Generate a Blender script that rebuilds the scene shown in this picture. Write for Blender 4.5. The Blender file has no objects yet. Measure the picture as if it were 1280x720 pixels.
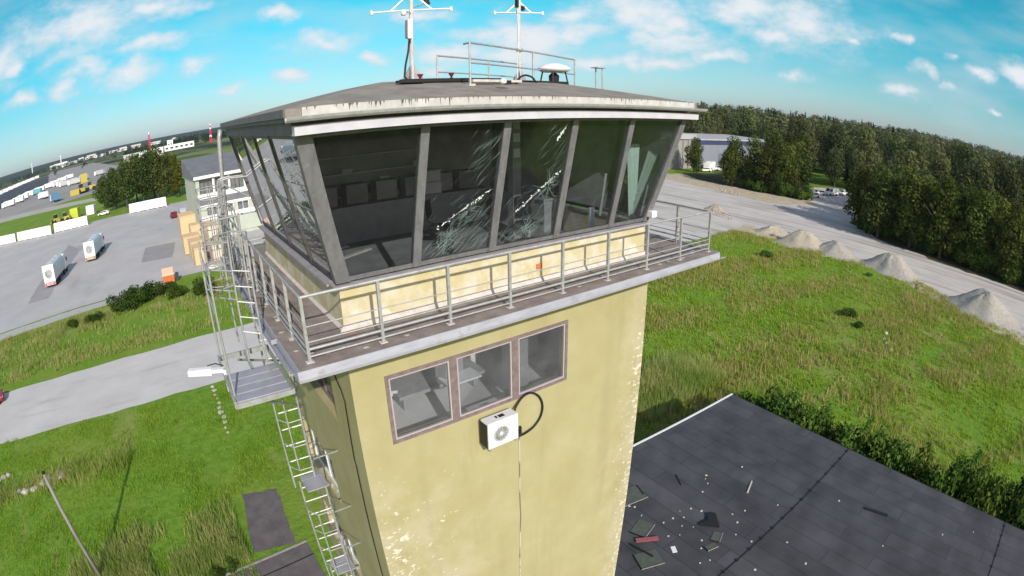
import bpy, math, random
import numpy as np
from mathutils import Vector, Matrix
random.seed(7)
RNG = np.random.default_rng(7)
SC = bpy.context.scene
COL = SC.collection
rad = math.radians
G = 16.5            # height of the gallery floor above the ground

# ------------------------------------------------------------------ materials
def mat(name, c1, c2=None, scale=3.0, detail=6, lo=.35, hi=.65, rough=.7, spec=.3, metal=0.0,
        bump=0.0, bscale=None, stretch=(1, 1, 1), c3=None, scale3=1.0, lo3=.55, hi3=.7, stretch3=(1, 1, 1),
        objrand=0.0, local=False):
    m = bpy.data.materials.new(name); m.use_nodes = True
    nt = m.node_tree; N = nt.nodes; L = nt.links
    b = N['Principled BSDF']
    b.inputs['Roughness'].default_value = rough
    b.inputs['Metallic'].default_value = metal
    b.inputs['Specular IOR Level'].default_value = spec
    if local:
        pos = N.new('ShaderNodeTexCoord').outputs['Object']
    else:
        pos = N.new('ShaderNodeNewGeometry').outputs['Position']
    def noise(sc, st, det=detail):
        mp = N.new('ShaderNodeMapping'); mp.inputs['Scale'].default_value = st
        L.new(pos, mp.inputs[0])
        n = N.new('ShaderNodeTexNoise'); n.inputs['Scale'].default_value = sc
        n.inputs['Detail'].default_value = det; n.inputs['Roughness'].default_value = .62
        L.new(mp.outputs[0], n.inputs['Vector'])
        return n.outputs['Fac']
    def ramp(v, a, z):
        r = N.new('ShaderNodeMapRange'); r.inputs[1].default_value = a; r.inputs[2].default_value = z
        L.new(v, r.inputs[0]); return r.outputs[0]
    def mix(f, a, c):
        x = N.new('ShaderNodeMix'); x.data_type = 'RGBA'
        L.new(f, x.inputs[0])
        if isinstance(a, tuple): x.inputs[6].default_value = (*a, 1)
        else: L.new(a, x.inputs[6])
        if isinstance(c, tuple): x.inputs[7].default_value = (*c, 1)
        else: L.new(c, x.inputs[7])
        return x.outputs[2]
    col = None
    if c2 is not None:
        col = mix(ramp(noise(scale, stretch), lo, hi), c1, c2)
    if c3 is not None:
        col = mix(ramp(noise(scale3, stretch3), lo3, hi3), col if col is not None else c1, c3)
    if objrand:
        oi = N.new('ShaderNodeObjectInfo')
        h = N.new('ShaderNodeHueSaturation')
        r = N.new('ShaderNodeMapRange'); r.inputs[3].default_value = 1 - objrand; r.inputs[4].default_value = 1 + objrand
        L.new(oi.outputs['Random'], r.inputs[0]); L.new(r.outputs[0], h.inputs['Value'])
        if col is None: h.inputs['Color'].default_value = (*c1, 1)
        else: L.new(col, h.inputs['Color'])
        col = h.outputs[0]
    if col is None: b.inputs['Base Color'].default_value = (*c1, 1)
    else: L.new(col, b.inputs['Base Color'])
    if bump:
        bp = N.new('ShaderNodeBump'); bp.inputs['Strength'].default_value = 1.0; bp.inputs['Distance'].default_value = bump
        L.new(noise(bscale or scale * 3, (1, 1, 1), 4), bp.inputs['Height']); L.new(bp.outputs[0], b.inputs['Normal'])
    m['nodes_api'] = 1
    return m

def leaf_mat(name, c1, c2, scale=.5, objrand=.25, trans=.35, huevar=.02):
    m = bpy.data.materials.new(name); m.use_nodes = True
    nt = m.node_tree; N = nt.nodes; L = nt.links; N.clear()
    out = N.new('ShaderNodeOutputMaterial')
    geo = N.new('ShaderNodeNewGeometry')
    n = N.new('ShaderNodeTexNoise'); n.inputs['Scale'].default_value = scale; n.inputs['Detail'].default_value = 5
    L.new(geo.outputs['Position'], n.inputs['Vector'])
    ri = N.new('ShaderNodeMath'); ri.operation = 'MULTIPLY_ADD'; ri.inputs[1].default_value = .5; ri.inputs[2].default_value = -.25
    L.new(geo.outputs['Random Per Island'], ri.inputs[0])
    ad = N.new('ShaderNodeMath'); L.new(n.outputs['Fac'], ad.inputs[0]); L.new(ri.outputs[0], ad.inputs[1])
    r = N.new('ShaderNodeMapRange'); r.inputs[1].default_value = .3; r.inputs[2].default_value = .7
    L.new(ad.outputs[0], r.inputs[0])
    x = N.new('ShaderNodeMix'); x.data_type = 'RGBA'; x.inputs[6].default_value = (*c1, 1); x.inputs[7].default_value = (*c2, 1)
    L.new(r.outputs[0], x.inputs[0])
    oi = N.new('ShaderNodeObjectInfo'); h = N.new('ShaderNodeHueSaturation')
    rv = N.new('ShaderNodeMapRange'); rv.inputs[3].default_value = 1 - objrand; rv.inputs[4].default_value = 1 + objrand
    rh = N.new('ShaderNodeMapRange'); rh.inputs[3].default_value = .5 - huevar; rh.inputs[4].default_value = .5 + huevar
    mu = N.new('ShaderNodeMath'); mu.operation = 'MULTIPLY'; mu.inputs[1].default_value = 7.31
    fr = N.new('ShaderNodeMath'); fr.operation = 'FRACT'
    L.new(oi.outputs['Random'], mu.inputs[0]); L.new(mu.outputs[0], fr.inputs[0])
    L.new(oi.outputs['Random'], rv.inputs[0]); L.new(fr.outputs[0], rh.inputs[0])
    L.new(rv.outputs[0], h.inputs['Value']); L.new(rh.outputs[0], h.inputs['Hue']); L.new(x.outputs[2], h.inputs['Color'])
    d = N.new('ShaderNodeBsdfDiffuse'); t = N.new('ShaderNodeBsdfTranslucent')
    L.new(h.outputs[0], d.inputs[0]); L.new(h.outputs[0], t.inputs[0])
    s = N.new('ShaderNodeMixShader'); s.inputs[0].default_value = trans
    L.new(d.outputs[0], s.inputs[1]); L.new(t.outputs[0], s.inputs[2])
    L.new(s.outputs[0], out.inputs[0])
    return m

def glass_mat(name, tint, reflect=1.0, rough=0.0, ior=1.5, dust_sheen=0.0):
    m = bpy.data.materials.new(name); m.use_nodes = True
    nt = m.node_tree; N = nt.nodes; L = nt.links; N.clear()
    out = N.new('ShaderNodeOutputMaterial')
    t = N.new('ShaderNodeBsdfTransparent'); t.inputs[0].default_value = (*tint, 1)
    g = N.new('ShaderNodeBsdfGlossy'); g.inputs['Roughness'].default_value = rough
    f = N.new('ShaderNodeFresnel'); f.inputs[0].default_value = ior
    k = N.new('ShaderNodeMath'); k.operation = 'MULTIPLY'; k.inputs[1].default_value = reflect; k.use_clamp = True
    L.new(f.outputs[0], k.inputs[0])
    s = N.new('ShaderNodeMixShader'); L.new(k.outputs[0], s.inputs[0]); L.new(t.outputs[0], s.inputs[1]); L.new(g.outputs[0], s.inputs[2])
    last = s.outputs[0]
    if dust_sheen:  # dirt film that also paints in reflected light on the panes
        d = N.new('ShaderNodeBsdfDiffuse'); d.inputs[0].default_value = (.55,.56,.58,1)
        pos = N.new('ShaderNodeNewGeometry').outputs['Position']
        n = N.new('ShaderNodeTexNoise'); n.inputs['Scale'].default_value = 1.6; n.inputs['Detail'].default_value = 7; n.inputs['Roughness'].default_value = .65; L.new(pos, n.inputs['Vector'])
        r = N.new('ShaderNodeMapRange'); r.inputs[1].default_value = .3; r.inputs[2].default_value = .75; r.inputs[3].default_value = dust_sheen*.55; r.inputs[4].default_value = dust_sheen*1.6
        L.new(n.outputs['Fac'], r.inputs[0])
        s2 = N.new('ShaderNodeMixShader'); L.new(r.outputs[0], s2.inputs[0]); L.new(last, s2.inputs[1]); L.new(d.outputs[0], s2.inputs[2]); last = s2.outputs[0]
    L.new(last, out.inputs[0])
    return m

# ------------------------------------------------------------------ mesh builder
def root_of(o):
    while o.parent: o = o.parent
    return o

class MB:
    def __init__(s): s.v = []; s.f = []; s.chunks = []
    def add(s, vs, fs):
        k = len(s.v); s.chunks.append((k, len(vs), len(s.f), len(fs))); s.v += [tuple(map(float, p)) for p in vs]; s.f += [tuple(i + k for i in f) for f in fs]; return s
    def box(s, x0, x1, y0, y1, z0, z1):
        return s.add([(x0,y0,z0),(x1,y0,z0),(x1,y1,z0),(x0,y1,z0),(x0,y0,z1),(x1,y0,z1),(x1,y1,z1),(x0,y1,z1)],
                     [(0,3,2,1),(4,5,6,7),(0,1,5,4),(1,2,6,5),(2,3,7,6),(3,0,4,7)])
    def hexa(s, p):   # 8 corner points, bottom ring then top ring
        return s.add(p, [(0,3,2,1),(4,5,6,7),(0,1,5,4),(1,2,6,5),(2,3,7,6),(3,0,4,7)])
    def obox(s, c, size, rz=0, rx=0, ry=0):
        M = Matrix.Translation(c) @ Matrix.Rotation(rz,4,'Z') @ Matrix.Rotation(ry,4,'Y') @ Matrix.Rotation(rx,4,'X')
        a, b, d = [q/2 for q in size]
        return s.hexa([tuple(M @ Vector(p)) for p in ((-a,-b,-d),(a,-b,-d),(a,b,-d),(-a,b,-d),(-a,-b,d),(a,-b,d),(a,b,d),(-a,b,d))])
    def beam(s, p, q, w, h, up=(0,0,1)):
        p, q = Vector(p), Vector(q); d = (q-p).normalized(); u = Vector(up)
        x = d.cross(u)
        if x.length < 1e-4: x = d.cross(Vector((1,0,0)))
        x.normalize(); u = x.cross(d).normalized()
        x *= w/2; u *= h/2
        return s.hexa([p-x-u, p+x-u, q+x-u, q-x-u, p-x+u, p+x+u, q+x+u, q-x+u])
    def tube(s, p, q, r, r2=None, n=8):
        p, q = Vector(p), Vector(q); d = (q-p).normalized(); r2 = r if r2 is None else r2
        x = d.cross(Vector((0,0,1)))
        if x.length < 1e-3: x = Vector((1,0,0))
        x.normalize(); y = d.cross(x)
        vs = []
        for c, rr in ((p, r), (q, r2)):
            for i in range(n):
                a = 2*math.pi*i/n; vs.append(c + x*math.cos(a)*rr + y*math.sin(a)*rr)
        fs = [(i, (i+1)%n, n+(i+1)%n, n+i) for i in range(n)] + [tuple(range(n-1,-1,-1)), tuple(range(n,2*n))]
        return s.add(vs, fs)
    def path(s, pts, r, n=6, closed=False):
        P = [Vector(p) for p in pts]; m = len(P); vs = []; prev = None
        for i in range(m):
            a = P[i-1] if (i > 0 or closed) else P[i]; b = P[(i+1) % m] if (i < m-1 or closed) else P[i]
            d = (b-a).normalized()
            if prev is None:
                x = d.cross(Vector((0,0,1)))
                if x.length < 1e-3: x = Vector((1,0,0))
            else: x = prev - d*prev.dot(d)
            x.normalize(); prev = x; y = d.cross(x)
            rr = r[i] if isinstance(r, (list, tuple)) else r
            for k in range(n):
                t = 2*math.pi*k/n; vs.append(P[i] + x*math.cos(t)*rr + y*math.sin(t)*rr)
        fs = []
        for i in range(m if closed else m-1):
            j = (i+1) % m
            for k in range(n): fs.append((i*n+k, i*n+(k+1)%n, j*n+(k+1)%n, j*n+k))
        if not closed: fs += [tuple(range(n-1,-1,-1)), tuple(range((m-1)*n, m*n))]
        return s.add(vs, fs)
    def prism(s, poly, z0, z1):
        n = len(poly)
        return s.add([(x,y,z0) for x,y in poly]+[(x,y,z1) for x,y in poly],
                     [tuple(range(n-1,-1,-1)), tuple(range(n,2*n))]+[(i,(i+1)%n,n+(i+1)%n,n+i) for i in range(n)])
    def extrude(s, pts, off):
        n = len(pts); o = Vector(off)
        return s.add([Vector(p) for p in pts]+[Vector(p)+o for p in pts],
                     [tuple(range(n-1,-1,-1)), tuple(range(n,2*n))]+[(i,(i+1)%n,n+(i+1)%n,n+i) for i in range(n)])
    def sheet(s, poly, z):
        return s.add([(x,y,z) for x,y in poly], [tuple(range(len(poly)))])
    def lathe(s, prof, c=(0,0,0), n=16, M=None):
        M = M or Matrix.Identity(4); c = Vector(c); vs = []
        for r, z in prof:
            for k in range(n):
                t = 2*math.pi*k/n; vs.append(c + M @ Vector((r*math.cos(t), r*math.sin(t), z)))
        fs = [(i*n+k, i*n+(k+1)%n, (i+1)*n+(k+1)%n, (i+1)*n+k) for i in range(len(prof)-1) for k in range(n)]
        if prof[0][0] > 1e-4: fs.append(tuple(range(n-1,-1,-1)))
        if prof[-1][0] > 1e-4: fs.append(tuple(range((len(prof)-1)*n, len(prof)*n)))
        return s.add(vs, fs)
    def wall(s, axis, c, th, u0, u1, v0, v1, holes):
        """wall sheet with real thickness and openings; axis 'y': plane y=c, u=x ; axis 'x': plane x=c, u=y"""
        us = sorted({u0, u1, *[h[0] for h in holes], *[h[1] for h in holes]}); vs = sorted({v0, v1, *[h[2] for h in holes], *[h[3] for h in holes]})
        P = (lambda u, v, d: (u, c+d, v)) if axis == 'y' else (lambda u, v, d: (c+d, u, v))
        def solid(i, j):
            if not (0 <= i < len(us)-1 and 0 <= j < len(vs)-1): return False
            a, b = (us[i]+us[i+1])/2, (vs[j]+vs[j+1])/2
            return not any(h[0] < a < h[1] and h[2] < b < h[3] for h in holes)
        for i in range(len(us)-1):
            for j in range(len(vs)-1):
                if not solid(i, j): continue
                a, b, e, f = us[i], us[i+1], vs[j], vs[j+1]
                for d in (0, th): s.add([P(a,e,d),P(b,e,d),P(b,f,d),P(a,f,d)], [(0,1,2,3)])
                if not solid(i-1,j): s.add([P(a,e,0),P(a,f,0),P(a,f,th),P(a,e,th)], [(0,1,2,3)])
                if not solid(i+1,j): s.add([P(b,e,0),P(b,f,0),P(b,f,th),P(b,e,th)], [(0,1,2,3)])
                if not solid(i,j-1): s.add([P(a,e,0),P(b,e,0),P(b,e,th),P(a,e,th)], [(0,1,2,3)])
                if not solid(i,j+1): s.add([P(a,f,0),P(b,f,0),P(b,f,th),P(a,f,th)], [(0,1,2,3)])
        return s
    def build_each(s, name, m, parent=None, **kw):     # one object per piece
        for v0, nv, f0, nf in s.chunks:
            b = MB(); b.v = s.v[v0:v0+nv]; b.f = [tuple(i-v0 for i in f) for f in s.f[f0:f0+nf]]; b.build(name, m, parent, **kw)
    def build(s, name, m, parent=None, local=False, smooth=False, bevel=0.0):
        me = bpy.data.meshes.new(name)
        v = s.v
        if parent is not None and not local:
            l = root_of(parent).location; v = [(p[0]-l.x, p[1]-l.y, p[2]-l.z) for p in v]
        me.from_pydata(v, [], s.f); me.validate(); me.update()
        if smooth:
            for p in me.polygons: p.use_smooth = True
        me.materials.append(m)
        o = bpy.data.objects.new(name, me); COL.objects.link(o)
        if parent is not None: o.parent = parent
        if bevel:
            bm = o.modifiers.new('bevel', 'BEVEL'); bm.width = bevel; bm.segments = 2; bm.limit_method = 'ANGLE'
        return o

def np_mesh(name, V, F, m):
    """V (n,3) array, F (k,c) array of equal-sized faces"""
    me = bpy.data.meshes.new(name); c = F.shape[1]
    me.vertices.add(len(V)); me.vertices.foreach_set('co', np.asarray(V, np.float32).ravel())
    me.loops.add(F.size); me.loops.foreach_set('vertex_index', F.astype(np.int32).ravel())
    me.polygons.add(len(F)); me.polygons.foreach_set('loop_start', np.arange(0, F.size, c, dtype=np.int32))
    me.polygons.foreach_set('loop_total', np.full(len(F), c, np.int32))
    me.update(calc_edges=True); me.materials.append(m)
    return me

def link(name, me, parent=None, loc=(0,0,0)):
    o = bpy.data.objects.new(name, me); COL.objects.link(o); o.location = loc
    if parent is not None: o.parent = parent
    return o

def tag(o, label=None, cat=None, group=None, kind=None):
    for k, v in (('label', label), ('category', cat), ('group', group), ('kind', kind)):
        if v: o[k] = v
    return o

def thing(name, label, cat, loc=(0,0,0), rz=0.0, group=None):
    o = bpy.data.objects.new(name, None); COL.objects.link(o)
    o.location = loc; o.rotation_euler = (0,0,rz); o.empty_display_size = .3
    return tag(o, label, cat, group)

def copy_tree(o, parent=None):
    c = o.copy(); COL.objects.link(c)
    if parent is not None: c.parent = parent; c.matrix_parent_inverse = o.matrix_parent_inverse
    for ch in list(o.children): copy_tree(ch, c)
    return c

def dup(o, loc, rz=0.0, label=None, group=None, s=None):
    c = copy_tree(o); c.location = loc; c.rotation_euler = (0,0,rz)
    if label: c['label'] = label
    if group: c['group'] = group
    if s: c.scale = (s if isinstance(s, tuple) else (s,s,s))
    return c

def struct(o): return tag(o, kind='structure')

# ------------------------------------------------------------------ render settings, camera
SC.render.engine = 'CYCLES'
SC.view_settings.view_transform = 'Standard'
SC.view_settings.look = 'None'
SC.view_settings.gamma = 1.0
SC.view_settings.exposure = EXPOSURE = 0.25
SC.cycles.max_bounces = 8
SC.cycles.transparent_max_bounces = 24
SC.cycles.sample_clamp_indirect = 4.0
SC.cycles.caustics_reflective = False; SC.cycles.caustics_refractive = False
SC.cycles.use_denoising = True
cam = bpy.data.cameras.new('camera'); co = bpy.data.objects.new('camera', cam); COL.objects.link(co)
cam.type = 'PANO'; cam.sensor_width = 36.0; cam.clip_start = .05; cam.clip_end = 30000
cam.panorama_type = 'FISHEYE_LENS_POLYNOMIAL'
cam.fisheye_fov = rad(180)
cam.fisheye_polynomial_k0 = 0.0
cam.fisheye_polynomial_k1 = -0.05163567937581288
cam.fisheye_polynomial_k2 = 0.0
cam.fisheye_polynomial_k3 = 3.7650116145227912e-06
cam.fisheye_polynomial_k4 = -6.695286092280455e-07
R_ = Vector((0.8056262522711151, -0.5922154132427491, -0.015724057024754077))
U_ = Vector((0.20541488124253304, 0.25434605915878283, 0.9450464585164655))
F_ = Vector((0.5556717270256908, 0.7645841919031003, -0.3265577212012744))
Mx = Matrix((R_, U_, -F_)).transposed().to_4x4(); Mx.translation = (-1.6282, -7.2630, 19.9515)
co.matrix_world = Mx
SC.camera = co

# ------------------------------------------------------------------ daylight
SUN_EL, SUN_AZ = 28.9, 193.0       # azimuth clockwise from +Y
sd = bpy.data.lights.new('sun', 'SUN'); sd.energy = 3.9; sd.angle = rad(.53); sd.color = (1.0, .93, .82)
so = bpy.data.objects.new('sun', sd); COL.objects.link(so)
tr = Vector((-math.sin(rad(SUN_AZ))*math.cos(rad(SUN_EL)), -math.cos(rad(SUN_AZ))*math.cos(rad(SUN_EL)), -math.sin(rad(SUN_EL))))
so.rotation_euler = tr.to_track_quat('-Z', 'Y').to_euler(); so.location = (0, -60, 90)

CLOUDS = [(-8.5,13.0,.14,.046),(-11.2,7.3,.03,.015),(-8.9,8.6,.045,.022),(-3.6,7.5,.063,.02),(3.4,7.0,.027,.017),(12.3,10.8,.029,.012),(16.5,7.5,.065,.02),
 (14.7,4.1,.04,.010),(7.5,3.9,.021,.011),(-16.0,7.1,.046,.012),(-17.7,10.3,.035,.011),(-1.9,9.9,.094,.015),(38.9,7.0,.085,.045),(43.0,7.6,.075,.028),
 (48.7,10.1,.10,.036),(41.4,9.5,.056,.015),(52.8,8.3,.085,.022),(66.2,9.8,.12,.046),(53.6,7.2,.10,.024),(51.9,4.9,.05,.013),(49.0,4.8,.028,.012),
 (62.7,8.2,.058,.015),(66.0,4.2,.027,.009),(72.0,8.8,.021,.008),(77.1,9.7,.018,.008),(80.2,7.0,.026,.013),(82.6,6.0,.022,.013),(76.9,4.6,.035,.010),(84.0,8.8,.016,.007),
 (86.9,7.8,.025,.012),(91.7,8.7,.05,.016),(29.9,5.3,.071,.02),(33.2,7.7,.07,.016),(28.3,3.7,.057,.014),(22.6,5.3,.028,.011),(36.4,5.1,.085,.014),
 (-.2,13.3,.093,.016),(26.7,9.7,.056,.012),(57.7,5.7,.058,.010),(60.3,10.9,.11,.032),(44.5,4.7,.071,.012),(87.7,4.3,.018,.005)]
for k in range(26):     # clouds outside the photograph's view, for the other directions
    CLOUDS.append((105 + k*9.4, random.uniform(5, 28), random.uniform(.05, .14), random.uniform(.015, .04)))
def build_world():
    w = bpy.data.worlds.new('World'); SC.world = w; w.use_nodes = True
    nt = w.node_tree; N = nt.nodes; L = nt.links
    bg = N['Background']
    sky = N.new('ShaderNodeTexSky'); sky.sky_type = 'NISHITA'; sky.sun_disc = False
    sky.sun_elevation = rad(SUN_EL); sky.sun_rotation = rad(SUN_AZ); sky.altitude = 100; sky.air_density = 1.0; sky.dust_density = .6; sky.ozone_density = 1.0
    bg.inputs['Strength'].default_value = .15
    def math_(op, a, b=None, clamp=False):
        n = N.new('ShaderNodeMath'); n.operation = op; n.use_clamp = clamp
        for i, q in enumerate((a, b)):
            if q is None: continue
            if isinstance(q, (int, float)): n.inputs[i].default_value = q
            else: L.new(q, n.inputs[i])
        return n.outputs[0]
    tc = N.new('ShaderNodeTexCoord').outputs['Generated']
    sz = N.new('ShaderNodeSeparateXYZ'); L.new(tc, sz.inputs[0])
    rp = N.new('ShaderNodeValToRGB'); cr = rp.color_ramp
    for k, (ps, c) in enumerate(SKY_RAMP):
        e = cr.elements[k] if k < 2 else cr.elements.new(ps)
        e.position = ps; e.color = (*c, 1)
    L.new(sz.outputs['Z'], rp.inputs[0])
    tint = N.new('ShaderNodeMix'); tint.data_type = 'RGBA'; tint.blend_type = 'MULTIPLY'; tint.inputs[0].default_value = 1
    # cyan tint only around the view; unseen sky warmed to lift the fill light
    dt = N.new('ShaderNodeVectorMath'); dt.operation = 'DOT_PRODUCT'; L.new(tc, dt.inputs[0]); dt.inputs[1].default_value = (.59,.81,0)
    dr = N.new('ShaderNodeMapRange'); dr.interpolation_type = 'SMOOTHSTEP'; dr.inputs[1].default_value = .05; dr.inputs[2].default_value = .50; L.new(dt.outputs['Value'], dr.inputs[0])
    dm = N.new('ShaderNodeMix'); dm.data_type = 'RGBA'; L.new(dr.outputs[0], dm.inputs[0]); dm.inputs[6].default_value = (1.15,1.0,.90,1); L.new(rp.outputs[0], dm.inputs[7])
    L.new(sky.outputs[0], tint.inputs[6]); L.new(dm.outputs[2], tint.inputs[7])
    # warp the lookup direction a little so that the clouds' outlines break up
    wn = N.new('ShaderNodeTexNoise'); wn.inputs['Scale'].default_value = 14; wn.inputs['Detail'].default_value = 4
    L.new(tc, wn.inputs['Vector'])
    vs = N.new('ShaderNodeVectorMath'); vs.operation = 'SUBTRACT'; L.new(wn.outputs['Color'], vs.inputs[0]); vs.inputs[1].default_value = (.5,.5,.5)
    vm = N.new('ShaderNodeVectorMath'); vm.operation = 'MULTIPLY_ADD'; L.new(vs.outputs[0], vm.inputs[0]); vm.inputs[1].default_value = (.09,.09,.05); L.new(tc, vm.inputs[2])
    acc = None
    for az, el, a, b in CLOUDS:
        az, el = rad(az), rad(el)
        rgt = Vector((math.cos(az), -math.sin(az), 0)); d = Vector((math.sin(az)*math.cos(el), math.cos(az)*math.cos(el), math.sin(el))); up = rgt.cross(d)
        e = Matrix((rgt, up, rgt.cross(up))).transposed().to_euler('XYZ')
        mp = N.new('ShaderNodeMapping'); mp.vector_type = 'TEXTURE'
        mp.inputs['Location'].default_value = d; mp.inputs['Rotation'].default_value = e; mp.inputs['Scale'].default_value = (a*1.85, b*2.0, 1)
        L.new(vm.outputs[0], mp.inputs[0])
        gr = N.new('ShaderNodeTexGradient'); gr.gradient_type = 'SPHERICAL'; L.new(mp.outputs[0], gr.inputs[0])
        acc = gr.outputs[1] if acc is None else math_('MAXIMUM', acc, gr.outputs[1])
    sc = N.new('ShaderNodeMapping'); sc.inputs['Scale'].default_value = (1,1,2.0); L.new(tc, sc.inputs[0])
    n1 = N.new('ShaderNodeTexNoise'); n1.inputs['Scale'].default_value = 12; n1.inputs['Detail'].default_value = 8; n1.inputs['Roughness'].default_value = .62
    L.new(sc.outputs[0], n1.inputs['Vector'])
    dens = math_('ADD', math_('MULTIPLY', acc, 1.05), math_('MULTIPLY', math_('SUBTRACT', n1.outputs['Fac'], .5), 1.7))
    dens = math_('MULTIPLY', dens, math_('GREATER_THAN', acc, .001))
    mr = N.new('ShaderNodeMapRange'); mr.interpolation_type = 'SMOOTHSTEP'; mr.inputs[1].default_value = .0; mr.inputs[2].default_value = 1.15; mr.inputs[4].default_value = .97
    L.new(dens, mr.inputs[0])
    edge = N.new('ShaderNodeMapRange'); edge.inputs[1].default_value = 0; edge.inputs[2].default_value = .18; L.new(acc, edge.inputs[0])
    mask = math_('MULTIPLY', mr.outputs[0], edge.outputs[0])
    # high thin veil
    n2 = N.new('ShaderNodeTexNoise'); n2.inputs['Scale'].default_value = 5; n2.inputs['Detail'].default_value = 6
    sc2 = N.new('ShaderNodeMapping'); sc2.inputs['Scale'].default_value = (1,1,3.5); L.new(tc, sc2.inputs[0]); L.new(sc2.outputs[0], n2.inputs['Vector'])
    veil = N.new('ShaderNodeMapRange'); veil.inputs[1].default_value = .42; veil.inputs[2].default_value = .8; veil.inputs[4].default_value = .5
    L.new(n2.outputs['Fac'], veil.inputs[0])
    mask = math_('MAXIMUM', mask, veil.outputs[0], True)
    cc = N.new('ShaderNodeMix'); cc.data_type = 'RGBA'
    cc.inputs[6].default_value = CLOUD_LO; cc.inputs[7].default_value = CLOUD_HI
    L.new(mr.outputs[0], cc.inputs[0])
    mx = N.new('ShaderNodeMix'); mx.data_type = 'RGBA'
    L.new(mask, mx.inputs[0]); L.new(tint.outputs[2], mx.inputs[6]); L.new(cc.outputs[2], mx.inputs[7])
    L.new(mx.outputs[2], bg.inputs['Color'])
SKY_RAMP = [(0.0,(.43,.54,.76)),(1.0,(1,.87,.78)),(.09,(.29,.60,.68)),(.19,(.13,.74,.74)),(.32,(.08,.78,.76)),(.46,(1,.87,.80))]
CLOUD_LO = (3.3, 3.9, 4.3, 1); CLOUD_HI = (4.75, 4.9, 5.15, 1)
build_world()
# ------------------------------------------------------------------ materials used by the tower
def stucco():
    m = mat('yellow_paint', (.355,.318,.172), (.405,.372,.215), scale=.9, rough=.85, spec=.15, bump=.004, bscale=28, lo=.3, hi=.7)
    nt = m.node_tree; N = nt.nodes; L = nt.links; b = N['Principled BSDF']
    base = b.inputs['Base Color'].links[0].from_socket
    pos = N.new('ShaderNodeNewGeometry').outputs['Position']
    sx = N.new('ShaderNodeSeparateXYZ'); L.new(pos, sx.inputs[0])
    def rng(v, a, z, lo, hi):
        r = N.new('ShaderNodeMapRange'); r.inputs[1].default_value=a; r.inputs[2].default_value=z; r.inputs[3].default_value=lo; r.inputs[4].default_value=hi
        L.new(v, r.inputs[0]); return r.outputs[0]
    def mth(op, a, c):
        n = N.new('ShaderNodeMath'); n.operation = op
        for i, q in enumerate((a, c)):
            if isinstance(q, (int, float)): n.inputs[i].default_value = q
            else: L.new(q, n.inputs[i])
        return n.outputs[0]
    left = mth('MULTIPLY', rng(sx.outputs['X'], .9, 4.3, 1, 0), rng(sx.outputs['Z'], 11.2, 14.2, 1, 0))
    right = mth('MULTIPLY', rng(sx.outputs['X'], 7.4, 8.66, 0, 1.05), rng(sx.outputs['Z'], 13.5, 16.5, 1, .25))
    wear = mth('MULTIPLY', mth('MAXIMUM', left, right), rng(sx.outputs['X'], .911, .93, 0, 1))
    def nz(scale, det, st=(1,1,1)):
        mp = N.new('ShaderNodeMapping'); mp.inputs['Scale'].default_value = st; L.new(pos, mp.inputs[0])
        n = N.new('ShaderNodeTexNoise'); n.inputs['Scale'].default_value = scale; n.inputs['Detail'].default_value = det; n.inputs['Roughness'].default_value=.65
        L.new(mp.outputs[0], n.inputs['Vector']); return n.outputs['Fac']
    chips = mth('ADD', nz(5.5, 8, (1,1,1.5)), mth('MULTIPLY', wear, .18))
    chips2 = mth('ADD', nz(2.1, 9, (1,1,1.3)), mth('MULTIPLY', wear, .13))
    chipm = mth('MAXIMUM', rng(chips, .715, .75, 0, 1), rng(chips2, .745, .765, 0, 1))
    chalk = mth('MULTIPLY', rng(mth('ADD', nz(.9, 7), mth('MULTIPLY', wear, .27)), .58, .82, 0, 1), .75)
    def mix(f, a, c):
        x = N.new('ShaderNodeMix'); x.data_type='RGBA'; L.new(f, x.inputs[0]); L.new(a, x.inputs[6]); x.inputs[7].default_value=(*c,1); return x.outputs[2]
    strk = mth('MULTIPLY', rng(nz(1.6, 5, (1,1,.07)), .50, .72, 0, 1), .42)
    col = mix(strk, base, (.27,.245,.145))
    col = mix(chalk, col, (.43,.39,.28)); col = mix(chipm, col, (.62,.58,.49))
    L.new(col, b.inputs['Base Color'])
    return m
M = {}
M['yellow'] = stucco()
M['cabin'] = mat('cabin_paint', (.50,.445,.26), (.58,.545,.44), scale=2.2, rough=.8, spec=.15, lo=.42, hi=.62, bump=.004, bscale=22, c3=(.66,.635,.57), scale3=1.3, lo3=.57, hi3=.66)
M['floor'] = mat('gallery_concrete', (.20,.165,.15), (.30,.265,.25), scale=3.2, rough=.85, spec=.2, bump=.006, bscale=30, c3=(.26,.14,.11), scale3=1.5, lo3=.60, hi3=.74)
M['cement'] = mat('cement_white', (.60,.56,.52), (.46,.43,.40), scale=6, rough=.85)
M['galv'] = mat('galvanised_steel', (.33,.335,.345), (.44,.445,.46), scale=7, rough=.48, spec=.5, metal=.35, bump=.0012, bscale=60, c3=(.26,.22,.20), scale3=11, lo3=.60, hi3=.72)
M['flash'] = mat('zinc_flashing', (.33,.335,.40), (.41,.415,.48), scale=2.5, rough=.5, spec=.45, metal=.25, stretch=(1,1,4), c3=(.28,.275,.28), scale3=4, lo3=.58, hi3=.72)
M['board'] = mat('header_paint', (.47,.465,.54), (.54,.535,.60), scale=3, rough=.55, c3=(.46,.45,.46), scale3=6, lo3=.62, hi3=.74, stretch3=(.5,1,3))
M['boardshade'] = mat('shaded_header_paint', (.095,.09,.10), (.135,.13,.14), scale=3, rough=.6)  # header colour darkened to paint in the shade of the side boards
M['frame'] = mat('grey_window_frame', (.125,.125,.135), (.175,.175,.187), scale=9, rough=.55, stretch=(1,1,.3), c3=(.235,.235,.245), scale3=14, lo3=.6, hi3=.7)
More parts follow.
